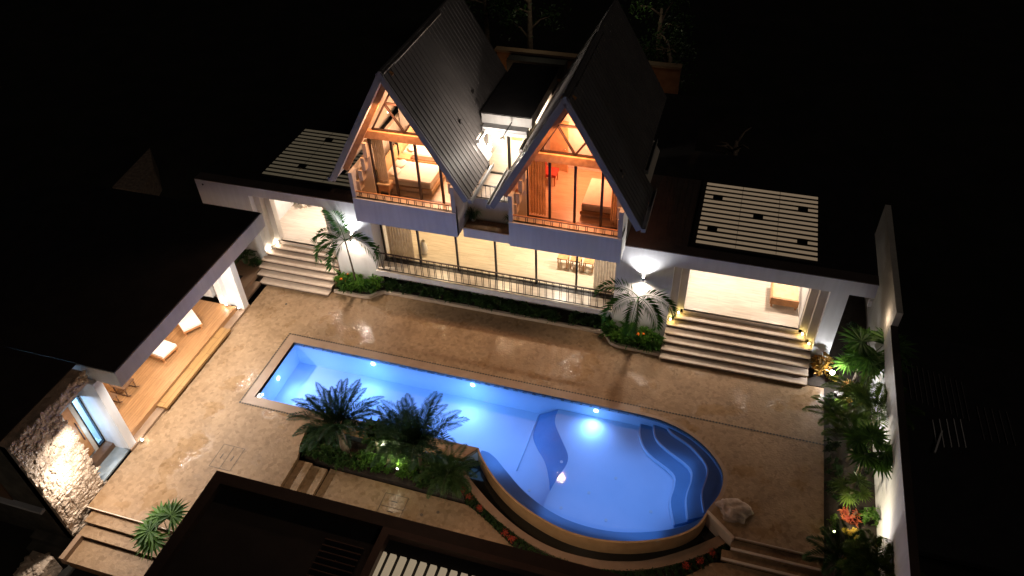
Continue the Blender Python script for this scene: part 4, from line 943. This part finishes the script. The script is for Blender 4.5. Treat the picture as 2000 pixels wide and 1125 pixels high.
# ================================================================== GARDEN WALL and right side
g = thing('garden_wall', (6.1, 12, -.8), 'tall pale boundary wall right of the planted bed', 'wall')
MB().slab([(5.86, 3.0), (6.0, 20.4), (6.2, 20.4), (6.06, 3.0)], -.9, 2.42).build('wall', 'plaster', g)
MB().box(6.02, 6.22, 20.4, 26.5, -.9, 3.0).build('wall_panel', 'plaster_warm', g)
MB().slab([(5.85, 3.0), (5.99, 20.38), (6.21, 20.38), (6.07, 3.0)], 2.422, 2.45).build('wall_cap', 'roof_brown', g)
nr = thing('neighbour_roof', (9, 19, -1.3), 'unlit corrugated roof with pale ribs beyond the boundary wall', 'roof')
MB().slab([(6.9, 14), (12, 14), (13.5, 23), (6.9, 23)], -.3, -.1).build('sheet', 'roof_dark', nr)
mat('rib_pale', (.75, .70, .66), .6); mat('rib_dim', (.26, .22, .21), .6)
for k, (xa, ya) in enumerate([(7.87, 19.03), (8.08, 19.12), (8.30, 19.18), (8.52, 19.25), (8.72, 19.28)]):
    MB().bar((xa, ya, -.08), (xa + .03, ya - 1.15, -.08), .025, .03).build('rib', 'rib_pale', nr)
for k in range(11):
    xa = 7.25 + .17 * k; MB().bar((xa, 21.5 - .05 * k, -.08), (xa + .04, 19.8 - .05 * k, -.08), .015, .03).build('rib', 'rib_dim', nr)
for k in range(5):
    xa = 9.3 + .22 * k; MB().bar((xa, 20.0, -.08), (xa + .04, 18.6, -.08), .015, .03).build('rib', 'rib_dim', nr)
MB().bar((8.08, 18.55, .0), (7.78, 17.6, .0), .05, .05).build('timber_post', 'rib_pale', nr)
# rear wall beyond the house, left boundary
mat('wall_rear', (.34, .17, .08), .85, (.24, .11, .05), 2.5, .3, 8)
rb = thing('rear_wall', (-7.5, 38, -1.3), 'orange brown rear retaining wall far behind the gables', 'wall')
MB().box(-12.9, -2.95, 38, 38.3, -1.3, 2.1).build('wall', 'wall_rear', rb); MB().box(-13.0, -2.9, 37.9, 38.35, 2.1, 2.22).build('coping', 'coping', rb)
aw = thing('rear_dark_block', (-10, 37, -1.3), 'black block on posts in front of the rear retaining wall', 'awning')
MB().box(-12.1, -8.9, 37.2, 37.9, 1.25, 2.05).build('dark_block', 'roof_dark', aw)  # black block before the upper part of the rear wall
for x in (-12.0, -9.0): MB().box(x - .05, x + .05, 37.25, 37.35, -1.3, 1.25).build('post', 'metal_black', aw)
lt = thing('side_wall_fragment', (-27.5, 24, -1.3), 'faint grey wall corner in the dark left of the villa', 'wall')
MB().slab([(-27.8, 23.85), (-26.2, 23.9), (-26.9, 25.8), (-28.3, 27.4)], -1.3, 0).build('wall', 'trunk_grey', lt)

# ================================================================== PLANTS
def frond(m, base, az, L, el, droop, ll, n, w=.018, vee=.5, gap=.12):
    """one arching feather leaf: rachis plus many narrow leaflets"""
    p = Vector(base); pts = [p.copy()]; steps = 14; dirs = []
    for i in range(steps):
        e = el - droop * ((i + .5) / steps) ** 1.3; d = Vector((math.cos(az) * math.cos(e), math.sin(az) * math.cos(e), math.sin(e))); dirs.append(d)
        p = p + d * L / steps; pts.append(p.copy())
    m.tube(pts, [.014 * (1 - .8 * i / steps) + .002 for i in range(steps + 1)], 4, False)
    for k in range(n):
        t = gap + (1 - gap) * (k + .5) / n; f = t * steps; i = min(int(f), steps - 1); q = pts[i].lerp(pts[i + 1], f - i); d = dirs[i]
        side = d.cross(Vector((0, 0, 1))); side = side.normalized() if side.length > .01 else Vector((-math.sin(az), math.cos(az), 0)); up = side.cross(d)
        le = ll * (math.sin(math.pi * min(1, .12 + t * .9)) ** .6) * R_.uniform(.85, 1.1)
        for s_ in (-1, 1):
            u = (side * s_ * .85 + d * (.45 + .5 * t) + up * (vee + R_.uniform(-.15, .15)) - Vector((0, 0, .25))).normalized()
            tip = q + u * le - Vector((0, 0, le * .22)); mid = q + u * le * .5; wv = d.cross(u).normalized().cross(u).normalized() * w
            m.poly([q, mid + wv, tip]); m.poly([q, tip, mid - wv])
def palm(name, x, y, z, h, n, L, el, droop, ll, label, leafm='leaf_green', trunk='trunk', lean=(0, 0), tr=.05, azs=None, nl=26, w=.018, cat='palm', group=None, stems=1, els=None):
    t = thing(name, (x, y, z), label, cat, group)
    for s_ in range(stems):
        ox, oy = (0, 0) if stems == 1 else (R_.uniform(-.22, .22), R_.uniform(-.2, .2)); hh = h * (1 if s_ == 0 else R_.uniform(.5, .9))
        top = Vector((x + ox + lean[0], y + oy + lean[1], z + hh))
        if hh > .15:
            MB().tube([(x + ox * .5, y + oy * .5, z - .03), (x + ox * .8 + lean[0] * .4, y + oy * .8 + lean[1] * .4, z + hh * .5), tuple(top)], [tr * 1.3, tr, tr * .75], 7).build('trunk', trunk, t)
        k_ = n if stems == 1 else max(3, n // stems)
        for k in range(k_):
            az = azs[k] if azs else 2 * math.pi * (k + R_.uniform(-.25, .25)) / k_ + s_
            m = MB(); frond(m, top, az, L * R_.uniform(.85, 1.1), els[k] if els else el + R_.uniform(-.2, .2), droop + R_.uniform(-.2, .2), ll, nl, w); m.build('frond', leafm, t)
    return t
def fan_leaf(m, c, az, el, r, n=22, spread=2.6, split=.55):
    """a round pleated fan blade"""
    c = Vector(c); ax = Vector((math.cos(az) * math.cos(el), math.sin(az) * math.cos(el), math.sin(el))); side = ax.cross(Vector((0, 0, 1))).normalized(); nn = side.cross(ax)
    for k in range(n):
        a = -spread + 2 * spread * k / (n - 1); d = ax * math.cos(a) + side * math.sin(a) + nn * (.12 if k % 2 else -.02); da = spread / (n - 1) * 1.05
        d1 = ax * math.cos(a - da) + side * math.sin(a - da); d2 = ax * math.cos(a + da) + side * math.sin(a + da); rr = r * (1 - .12 * abs(a) / spread) * R_.uniform(.92, 1.05)
        tip = c + d * rr - Vector((0, 0, rr * .16)); m.poly([c, c + d1 * rr * split, tip]); m.poly([c, tip, c + d2 * rr * split])
def fanpalm(x, y, z, h, n, r, label, leafm='leaf_green', cat='fan palm', azs=None, els=None):
    t = thing('fan_palm', (x, y, z), label, cat); MB().tube([(x, y, z), (x, y, z + h)], [.07, .05], 7).build('trunk', 'trunk', t)
    for k in range(n):
        az = azs[k] if azs else 2 * math.pi * k / n + R_.uniform(-.3, .3); el = els[k] if els else R_.uniform(.3, 1.1); st = r * .8
        p = Vector((x, y, z + h)); q = p + Vector((math.cos(az) * math.cos(el), math.sin(az) * math.cos(el), math.sin(el))) * st
        m = MB(); m.tube([tuple(p), tuple(q)], .01, 4); fan_leaf(m, q, az, el - .6, r); m.build('leaf', leafm, t)
    return t
def leaf(m, p, d, L, w, curl=.3):
    p = Vector(p); d = Vector(d).normalized(); s_ = d.cross(Vector((0, 0, 1)))
    s_ = s_.normalized() if s_.length > .01 else Vector((1, 0, 0)); c = p + d * L * .5; tip = p + d * L - Vector((0, 0, L * curl)); up = s_.cross(d) * w * .35
    m.poly([p, c + s_ * w / 2 + up, tip]); m.poly([p, tip, c - s_ * w / 2 + up])
def shrub(x, y, z, rx, ry, h, n, L, w, leafm, label, name='shrub', cat='shrub', group=None, flowers=0, fm='petal_orange', up=.5, hollow=.35, stems=5):
    t = thing(name, (x, y, z), label, cat, group); m = MB(); ms = MB()
    for k in range(stems):
        a = R_.uniform(0, 6.3); q = (x + math.cos(a) * rx * .5, y + math.sin(a) * ry * .5, z + h * .7); ms.tube([(x, y, z - .02), q], [.014, .006], 4)
    ms.build('stem', 'trunk', t)
    cl = [(R_.uniform(-1, 1), R_.uniform(-1, 1), R_.uniform(.25, 1)) for _ in range(max(5, n // 22))]
    cl = [(a / max(1, math.hypot(a, b)), b / max(1, math.hypot(a, b)), c * (1 - .35 * min(1, math.hypot(a, b)))) for a, b, c in cl]
    for k in range(n):
        a, b, c = cl[k % len(cl)]; az = R_.uniform(0, 6.283); e = R_.uniform(-.15, 1.2) + up * .3
        p = (x + a * rx * .75 + R_.gauss(0, .025), y + b * ry * .75 + R_.gauss(0, .025), z + h * c * .8 + R_.gauss(0, .03))
        leaf(m, p, (math.cos(az) * math.cos(e), math.sin(az) * math.cos(e), math.sin(e)), L * R_.uniform(.6, 1.15), w * R_.uniform(.7, 1.2))
    m.build('foliage', leafm, t)
    for k in range(flowers):
        a = R_.uniform(0, 6.3); r = R_.uniform(.1, .8); c = (x + math.cos(a) * rx * r, y + math.sin(a) * ry * r, z + h * R_.uniform(.75, 1.0)); f_ = MB()
        for j in range(7): b = R_.uniform(0, 6.3); leaf(f_, c, (math.cos(b), math.sin(b), R_.uniform(.1, 1)), .07, .035)
        f_.build('flower', fm, t)
    return t
def grass_tuft(x, y, z, r, h, n, leafm, label, cat='ornamental grass', name='grass_tuft'):
    t = thing(name, (x, y, z), label, cat); m = MB()
    for k in range(n):
        az = R_.uniform(0, 6.283); o = R_.uniform(0, .12); p = Vector((x + math.cos(az) * o, y + math.sin(az) * o, z)); out = Vector((math.cos(az), math.sin(az), 0)); hh = h * R_.uniform(.6, 1.1); rr = r * R_.uniform(.5, 1.1)
        s_ = Vector((-math.sin(az), math.cos(az), 0)) * .008; a = p + out * rr * .35 + Vector((0, 0, hh * .75)); b = p + out * rr * .8 + Vector((0, 0, hh * .95)); c = p + out * rr * 1.25 + Vector((0, 0, hh * .6))
        m.poly([p - s_, p + s_, a + s_, a - s_]); m.poly([a - s_, a + s_, b + s_ * .8, b - s_ * .8]); m.poly([b - s_ * .8, b + s_ * .8, c])
    m.build('blades', leafm, t); return t

# wall palms
palm('wall_palm', -13.05, 19.98, .08, 2.62, 5, 1.85, .75, 2.3, .50, 'slender palm in front of the left wall lamp', 'leaf_wall', tr=.035, azs=[2.5, 3.2, 3.7, -.25, 4.3, 3.9], els=[1.35, .75, .35, .7, -.2, .0], lean=(.05, -.22), nl=38, w=.014)
palm('wall_palm', -2.0, 19.95, .08, 2.30, 5, 1.8, .7, 2.4, .48, 'slender palm in front of the right wall lamp', 'leaf_wall', tr=.035, azs=[3.3, 3.9, 4.65, -.30, -.75, 2.6], els=[.95, .5, .1, .8, .35, 1.3], lean=(-.02, -.22), nl=38, w=.014)
# planter clusters
pos_l = [(-13.6, 20.0, 'at the stair end', 'leaf_bright'), (-13.35, 19.85, 'second from the stair end', 'leaf_green'), (-12.95, 19.85, 'at the foot of the palm', 'leaf_bright'), (-12.6, 19.95, 'right of the palm', 'leaf_green'), (-12.35, 20.15, 'at the curved curb corner', 'leaf_bright'), (-13.2, 20.18, 'behind the palm against the wall', 'leaf_bright')]
for x, y, w_, lm in pos_l: shrub(x, y, .08, .32, .28, .70, 230, .34, .06, lm, 'bright green strappy shrub in the left wall planter, %s' % w_, group='shrubs in the left wall planter', flowers=2 if w_.startswith(('at the stair', 'second')) else 0)
pos_r = [(-2.85, 20.05, 'at the terrace end', 'leaf_green'), (-2.6, 19.8, 'at the rounded curb corner', 'leaf_bright'), (-2.2, 19.75, 'at the foot of the palm', 'leaf_green'), (-1.75, 19.75, 'right of the palm with orange flowers', 'leaf_bright'), (-1.35, 19.78, 'at the stair end', 'leaf_green'), (-1.6, 20.1, 'against the wall by the stairs', 'leaf_bright'), (-2.35, 20.15, 'behind the palm against the wall', 'leaf_bright')]
for x, y, w_, lm in pos_r: shrub(x, y, .08, .30, .26, .66, 230, .32, .06, lm, 'bright green strappy shrub in the right wall planter, %s' % w_, group='shrubs in the right wall planter', flowers=3 if 'orange' in w_ else 0)
ords = ['first', 'second', 'third', 'fourth', 'fifth', 'sixth', 'seventh', 'eighth', 'ninth', 'tenth', 'eleventh', 'twelfth', 'thirteenth', 'fourteenth']
xs = [-11.7, -11.1, -10.5, -9.85, -9.2, -8.6, -8.0, -7.4, -6.8, -6.2, -5.65, -5.1, -4.2, -3.6]
for i, x in enumerate(xs): shrub(x, 20.36, .08, .40, .26, .52, 330, .22, .06, 'leaf_dark', 'low dark shrub in the planter under the terrace, %s from the left' % ords[i], group='low shrubs under the terrace railing')
# palm bed beside the pool
palm('date_palm', -10.15, 12.85, -.42, 1.45, 30, 1.7, 1.0, 1.1, .29, 'large dark feather palm at the left end of the poolside bed', 'leaf_blue', tr=.12, nl=44, w=.013)
palm('areca_palm', -7.55, 12.95, -.42, 1.45, 27, 1.85, 1.15, 1.3, .36, 'tall multi stemmed palm leaning over the pool at the right of the bed', 'leaf_blue', tr=.035, stems=3, nl=40, w=.013)
palm('areca_palm', -8.35, 13.15, -.42, 1.0, 18, 1.35, .9, 1.3, .32, 'smaller feathery palm between the two large poolside palms', 'leaf_dark', tr=.03, nl=40, w=.012)
palm('young_palm', -6.55, 12.75, -.42, .5, 14, 1.2, .8, 1.3, .26, 'young arching palm at the right tip of the poolside bed', 'leaf_dark', tr=.03, nl=26, w=.014)
t = thing('frangipani', (-9.0, 13.0, -.42), 'broad leaved plant between the poolside palms over the pool edge', 'shrub')
MB().tube([(-9.0, 13.0, -.42), (-9.03, 13.0, .5), (-9.1, 13.0, 1.0)], [.05, .04, .03], 6).build('trunk', 'trunk', t)
m = MB()
for bx, by, bz in ((-9.1, 13.0, 1.05), (-8.9, 13.1, .95), (-9.35, 12.95, .9), (-9.0, 12.8, .85), (-8.7, 12.95, .8)):
    m.tube([(-9.05, 13.0, .6), (bx, by, bz)], .018, 5)
    for k in range(11): a = k * 2.4; e = .1 + .09 * k; leaf(m, (bx, by, bz + .15), (math.cos(a) * math.cos(e), math.sin(a) * math.cos(e), math.sin(e)), .38, .15, .15)
m.build('foliage', 'leaf_dark', t)
beds = [(-11.2, 12.75, .5, 'leaf_dark', 'dark fine leaved shrub at the left corner of the poolside bed'), (-10.7, 12.6, .45, 'leaf_dark', 'dark shrub at the bed front beside the descending steps'), (-10.0, 12.55, .4, 'leaf_dark', 'dark low shrub in front of the large feather palm'),
        (-9.3, 12.6, .42, 'leaf_green', 'dark green shrub in front of the broad leaved plant'), (-8.75, 12.75, .42, 'leaf_green', 'lit shrub just left of the bed spotlight'), (-7.85, 12.75, .5, 'leaf_bright', 'bright yellow green shrub at the bed spotlight'),
        (-8.6, 13.2, .5, 'leaf_green', 'green shrub by the pool edge behind the spotlight'), (-7.2, 12.6, .4, 'leaf_dark', 'dim shrub right of the spotlight along the path'), (-6.9, 13.1, .45, 'leaf_deep', 'dark shrub under the right poolside palm'), (-10.9, 13.15, .5, 'leaf_deep', 'dark shrub by the pool coping behind the feather palm')]
for x, y, h, lm, lb in beds: shrub(x, y, -.42, .48, .38, h * 1.7, 760, .19, .05, lm, lb, group='shrubs filling the poolside bed')
grass_tuft(-6.35, 12.55, -.4, .55, .65, 170, 'leaf_dark', 'spiky grass tuft beside the overflow basin')
grass_tuft(-11.3, 12.95, -.4, .3, .45, 80, 'leaf_deep', 'small dark grass tuft at the left bed edge')
# small ground cover with red flowers
gc = MB()
for k in range(5200):
    u = R_.random(); i = R_.uniform(0, len(ring_out) - 1.01); j = int(i); a = Vector(ring_out[j]).lerp(Vector(ring_out[j + 1]), i - j); jf = min(int(i / len(ring_out) * len(flower_out)), len(flower_out) - 1)
    b = Vector(flower_out[::-1][-1 - jf]) if False else Vector(min(flower_out, key=lambda q: (q[0] - a.x) ** 2 + (q[1] - a.y) ** 2)); p = a.lerp(b, u); az = R_.uniform(0, 6.28); e = R_.uniform(.1, 1.3)
    leaf(gc, (p.x, p.y, -.50 + R_.uniform(0, .08)), (math.cos(az) * math.cos(e), math.sin(az) * math.cos(e), math.sin(e)), R_.uniform(.05, .10), .035)
gc.build('ground_cover', 'ground_cover', kind='stuff', label='low leafy ground cover in the curved strip outside the basin', category='ground cover')
fl = [(-6.05, 12.60, 'nearest the grass tuft'), (-5.8, 12.42, 'second from the grass tuft'), (-5.35, 12.15, 'third from the grass tuft'), (-4.35, 11.55, 'at the narrow corner of the path'), (-4.1, 11.42, 'just past the corner of the path'), (-1.6, 11.02, 'lowest point of the curve, left'), (-1.2, 11.0, 'lowest point of the curve, right'), (1.25, 12.2, 'below the steps, lower'), (1.55, 12.55, 'below the steps, upper'), (.9, 11.95, 'third from the steps')]
for x, y, w_ in fl:
    m = MB()
    for k in range(90): c = (x + R_.gauss(0, .05), y + R_.gauss(0, .055), -.42 + R_.uniform(0, .06)); b = R_.uniform(0, 6.3); leaf(m, c, (math.cos(b), math.sin(b), R_.uniform(.2, 1.2)), .035, .025)
    m.build('red_flower_clump', 'petal_red', label='clump of red flowers in the curved strip, %s' % w_, category='flowers', group='red flower clumps outside the basin')
# right hand garden
MB().box(3.99, 4.499, 19.45, 20.34, .0, .03).build('soil_bed', 'soil', kind='structure')
shrub(4.36, 20.05, .03, .44, .30, 1.15, 520, .18, .09, 'leaf_amber', 'amber leaved croton beside the right portico pier')
shrub(4.72, 19.98, -.06, .20, .16, .42, 120, .15, .08, 'leaf_yellow', 'yellow leaved croton just above the glaring garden lamp')
fanpalm(5.45, 19.95, -.06, .75, 5, .58, 'bright green fan palm lit by the garden lamp', 'leaf_bright', azs=[2.3, 1.3, .4, -.5, 3.3])
fanpalm(5.75, 20.15, -.06, 1.35, 6, .85, 'tall dark fan palm against the boundary wall', 'leaf_green')
shrub(5.15, 19.55, -.06, .26, .24, .6, 150, .20, .05, 'leaf_orange', 'orange and white striped croton right of the garden lamp')
shrub(5.2, 19.02, -.06, .16, .14, .32, 90, .10, .05, 'leaf_yellow', 'small yellow plant by the round pebbles')
t = thing('pebble_pile', (4.98, 19.3, -.06), 'few round grey pebbles below the garden lamp', 'stones')
for k, (x, y) in enumerate(((4.9, 19.32), (5.06, 19.36), (5.0, 19.22))): MB().blob((x, y, .02), .085, k, 7, .1, (1, .9, .7)).build('pebble', 'pebble', t)
palm('garden_palm', 5.45, 18.45, -.06, .8, 8, 1.35, .9, 1.4, .30, 'arching palm below the pebbles in the right bed', 'leaf_lime', tr=.05, nl=40, w=.012)
palm('garden_palm', 4.85, 17.7, -.06, .55, 8, 1.15, .8, 1.4, .30, 'palm leaning over the deck edge above the drain line', 'leaf_lime', tr=.05, nl=40, w=.012)
palm('garden_palm', 5.75, 17.6, -.06, 1.3, 8, 1.4, .9, 1.3, .34, 'tall arching palm touching the boundary wall', 'leaf_lime', tr=.05, nl=40, w=.012)
palm('garden_palm', 5.2, 16.6, -.06, .9, 9, 1.35, 1.0, 1.4, .32, 'dark bushy palm in the middle of the right bed', 'leaf_lime', tr=.05, nl=40, w=.012)
fanpalm(5.35, 15.75, -.06, 1.6, 5, .6, 'tall dim fan palm reaching over the boundary wall', 'leaf_green', azs=[-.1, 2.8, 1.5, 4.3, 5.3], els=[.5, .8, 1.1, .6, .4])
fanpalm(5.15, 14.95, -.06, .75, 4, .42, 'low yellow green fan palm above the red croton', 'leaf_lime', azs=[4.2, 5.4, 3.1, 1.2])
shrub(5.2, 14.45, -.06, .28, .22, .62, 190, .17, .05, 'leaf_red', 'dark red croton above the cream variegated shrub')
shrub(5.22, 13.98, -.06, .26, .20, .42, 230, .10, .05, 'leaf_yellow', 'cream and yellow variegated shrub lit by a spot')
shrub(5.72, 14.55, -.06, .30, .28, .72, 300, .16, .04, 'leaf_bright', 'bright green whorled shrub against the white wall')
shrub(4.7, 14.15, -.06, .16, .3, .35, 110, .12, .05, 'leaf_lime', 'small green plant above the little green lamp')
palm('garden_palm', 4.8, 12.65, -.3, .9, 11, 1.2, .8, 1.3, .32, 'fine dark palm at the bottom of the right bed beside the steps', 'leaf_dark', tr=.04, nl=40, w=.012)
palm('garden_palm', 5.6, 12.3, -.3, 1.2, 13, 1.3, .85, 1.4, .40, 'large dark feather palm at the bottom against the white wall', 'leaf_lime', tr=.05, nl=40, w=.012)
shrub(5.15, 12.9, -.06, .22, .2, .45, 100, .2, .04, 'leaf_orange', 'orange stemmed plant behind the bottom palms')
for x, y, w_ in ((4.75, 16.9, 'just below the drain line'), (4.75, 16.1, 'beside the middle palm'), (4.72, 15.3, 'beside the tall fan palm'), (4.75, 18.9, 'below the garden lamp'), (5.6, 19.1, 'behind the pebbles'), (5.6, 16.0, 'against the wall in the middle'), (5.5, 21.6, 'at the end of the portico'), (5.55, 22.6, 'far behind the portico end')):
    shrub(x, y, -.06, .26, .4, .38, 200, .14, .045, 'leaf_deep', 'dark filler shrub in the right bed, %s' % w_, group='dark filler shrubs in the right bed')
# garden lamps
def stake(p, matn, label, r=.05):
    t = thing('garden_lamp', (p[0], p[1], -.06), label, 'lamp'); MB().tube([(p[0], p[1], -.06), (p[0], p[1], p[2] - .06)], .012, 6).build('stake', 'metal_black', t)
    MB().tube([(p[0], p[1], p[2] - .07), (p[0], p[1], p[2])], [.03, r], 10).build('lamp_body', 'metal_black', t); MB().blob((p[0], p[1], p[2] + .01), r * .9, 1, 6, 0).build('bulb', matn, t)
stake((4.66, 19.74, .50), 'glow_star', 'glaring white garden lamp by the amber croton', .085)
stake((4.74, 13.8, .16), 'glow_green', 'small green white garden lamp at the deck edge', .04)
stake((-8.15, 12.5, .08), 'glow_white', 'spotlight on the ground in the poolside bed', .03)
# other planting
fanpalm(-13.55, 8.5, -.1, .55, 5, .62, 'spiky fan palm beside the lower steps under the brown parapet', 'leaf_green', azs=[3.1, 3.7, 2.4, 4.4, 1.4], els=[.3, .5, .5, .4, .9])
fanpalm(-12.75, 9.1, 0, .35, 4, .36, 'smaller half hidden fan palm behind the spiky one', 'leaf_dark')
palm('pot_palm', -18.1, 20.1, .33, .25, 9, .7, .8, 1.5, .22, 'dark palm in the corner beside the left portico stairs', 'leaf_dark', nl=20, w=.02)
shrub(-17.6, 19.9, .33, .35, .3, .5, 160, .2, .05, 'leaf_dark', 'dark shrub on the landing beside the left portico stairs')
t = shrub(-16.95, 23.3, 1.12, .28, .28, 1.0, 160, .25, .06, 'leaf_bright', 'green potted plant inside the left portico', name='potted_plant', cat='plant')
MB().tube([(-16.95, 23.3, 1.12), (-16.95, 23.3, 1.4)], [.13, .17], 12).build('pot', 'ceramic', t)
for x, lb in ((-8.1, 'spiky potted plant at the left of the small roof terrace'), (-6.65, 'spiky potted plant at the right of the small roof terrace')):
    t = grass_tuft(x, 20.42, 4.12, .30, .40, 90, 'leaf_dark', lb, 'plant', 'agave'); MB().tube([(x, 20.45, 4.0), (x, 20.45, 4.13)], [.07, .10], 10).build('pot', 'ceramic', t)
# trees behind the house
def tree(x, y, h, r, label, n=900, leafm='leaf_dark', bare=False, lean=(0, 0)):
    t = thing('background_tree', (x, y, -1.3), label, 'tree', 'trees behind the villa')
    top = (x + lean[0], y + lean[1], h); m = MB(); m.tube([(x, y, -1.3), (x + lean[0] * .3, y + lean[1] * .3, h * .4), top], [.22, .15, .07], 8)
    tips = []
    for k in range(9):
        f = R_.uniform(.35, .95); b = Vector((x, y, -1.3)).lerp(Vector(top), f); a = R_.uniform(0, 6.28); q = b + Vector((math.cos(a) * r * .8, math.sin(a) * r * .8, R_.uniform(.2, .9) * r * .6)); m.tube([tuple(b), tuple(b.lerp(q, .5) + Vector((0, 0, .2))), tuple(q)], [.07, .05, .02], 5); tips.append(q)
    m.build('trunk', 'trunk_grey', t)
    if not bare:
        c = MB()
        for k in range(n):
            q = R_.choice(tips); p = q + Vector((R_.gauss(0, .45), R_.gauss(0, .45), R_.gauss(0, .35))); a = R_.uniform(0, 6.28); e = R_.uniform(-.5, 1.2); leaf(c, p, (math.cos(a) * math.cos(e), math.sin(a) * math.cos(e), math.sin(e)), .26, .12)
        c.build('crown', leafm, t)
tree(-12.0, 41.5, 5.5, 1.6, 'tree with pale trunk rising behind the rear wall')
tree(-15.0, 42.5, 6.0, 1.8, 'dim tree at the far left behind the rear wall')
tree(-4.6, 41.5, 3.8, 1.7, 'leafy tree right of the right gable')
tree(-3.4, 40.0, 2.6, .9, 'small leaning tree behind the rear wall end', 200, lean=(-.6, .2))
tree(.4, 33.0, 1.2, 1.2, 'bare branched tree in the dark right of the right gable', bare=True)
for i, (x, w_) in enumerate(((-14.0, 'at the far left'), (-12.9, 'left of the pale trunk'), (-11.0, 'above the black block, left'), (-10.1, 'above the black block, middle'), (-9.2, 'above the black block, right'), (-8.2, 'by the right gable'), (-6.0, 'behind the right gable'), (-5.0, 'at the right end'))):
    shrub(x, 39.6, -1.0, .8, .7, 3.2, 420, .3, .11, 'leaf_dark', 'dim green bush behind the rear wall, %s' % w_, name='bush', cat='bush', group='bushes behind the rear wall')
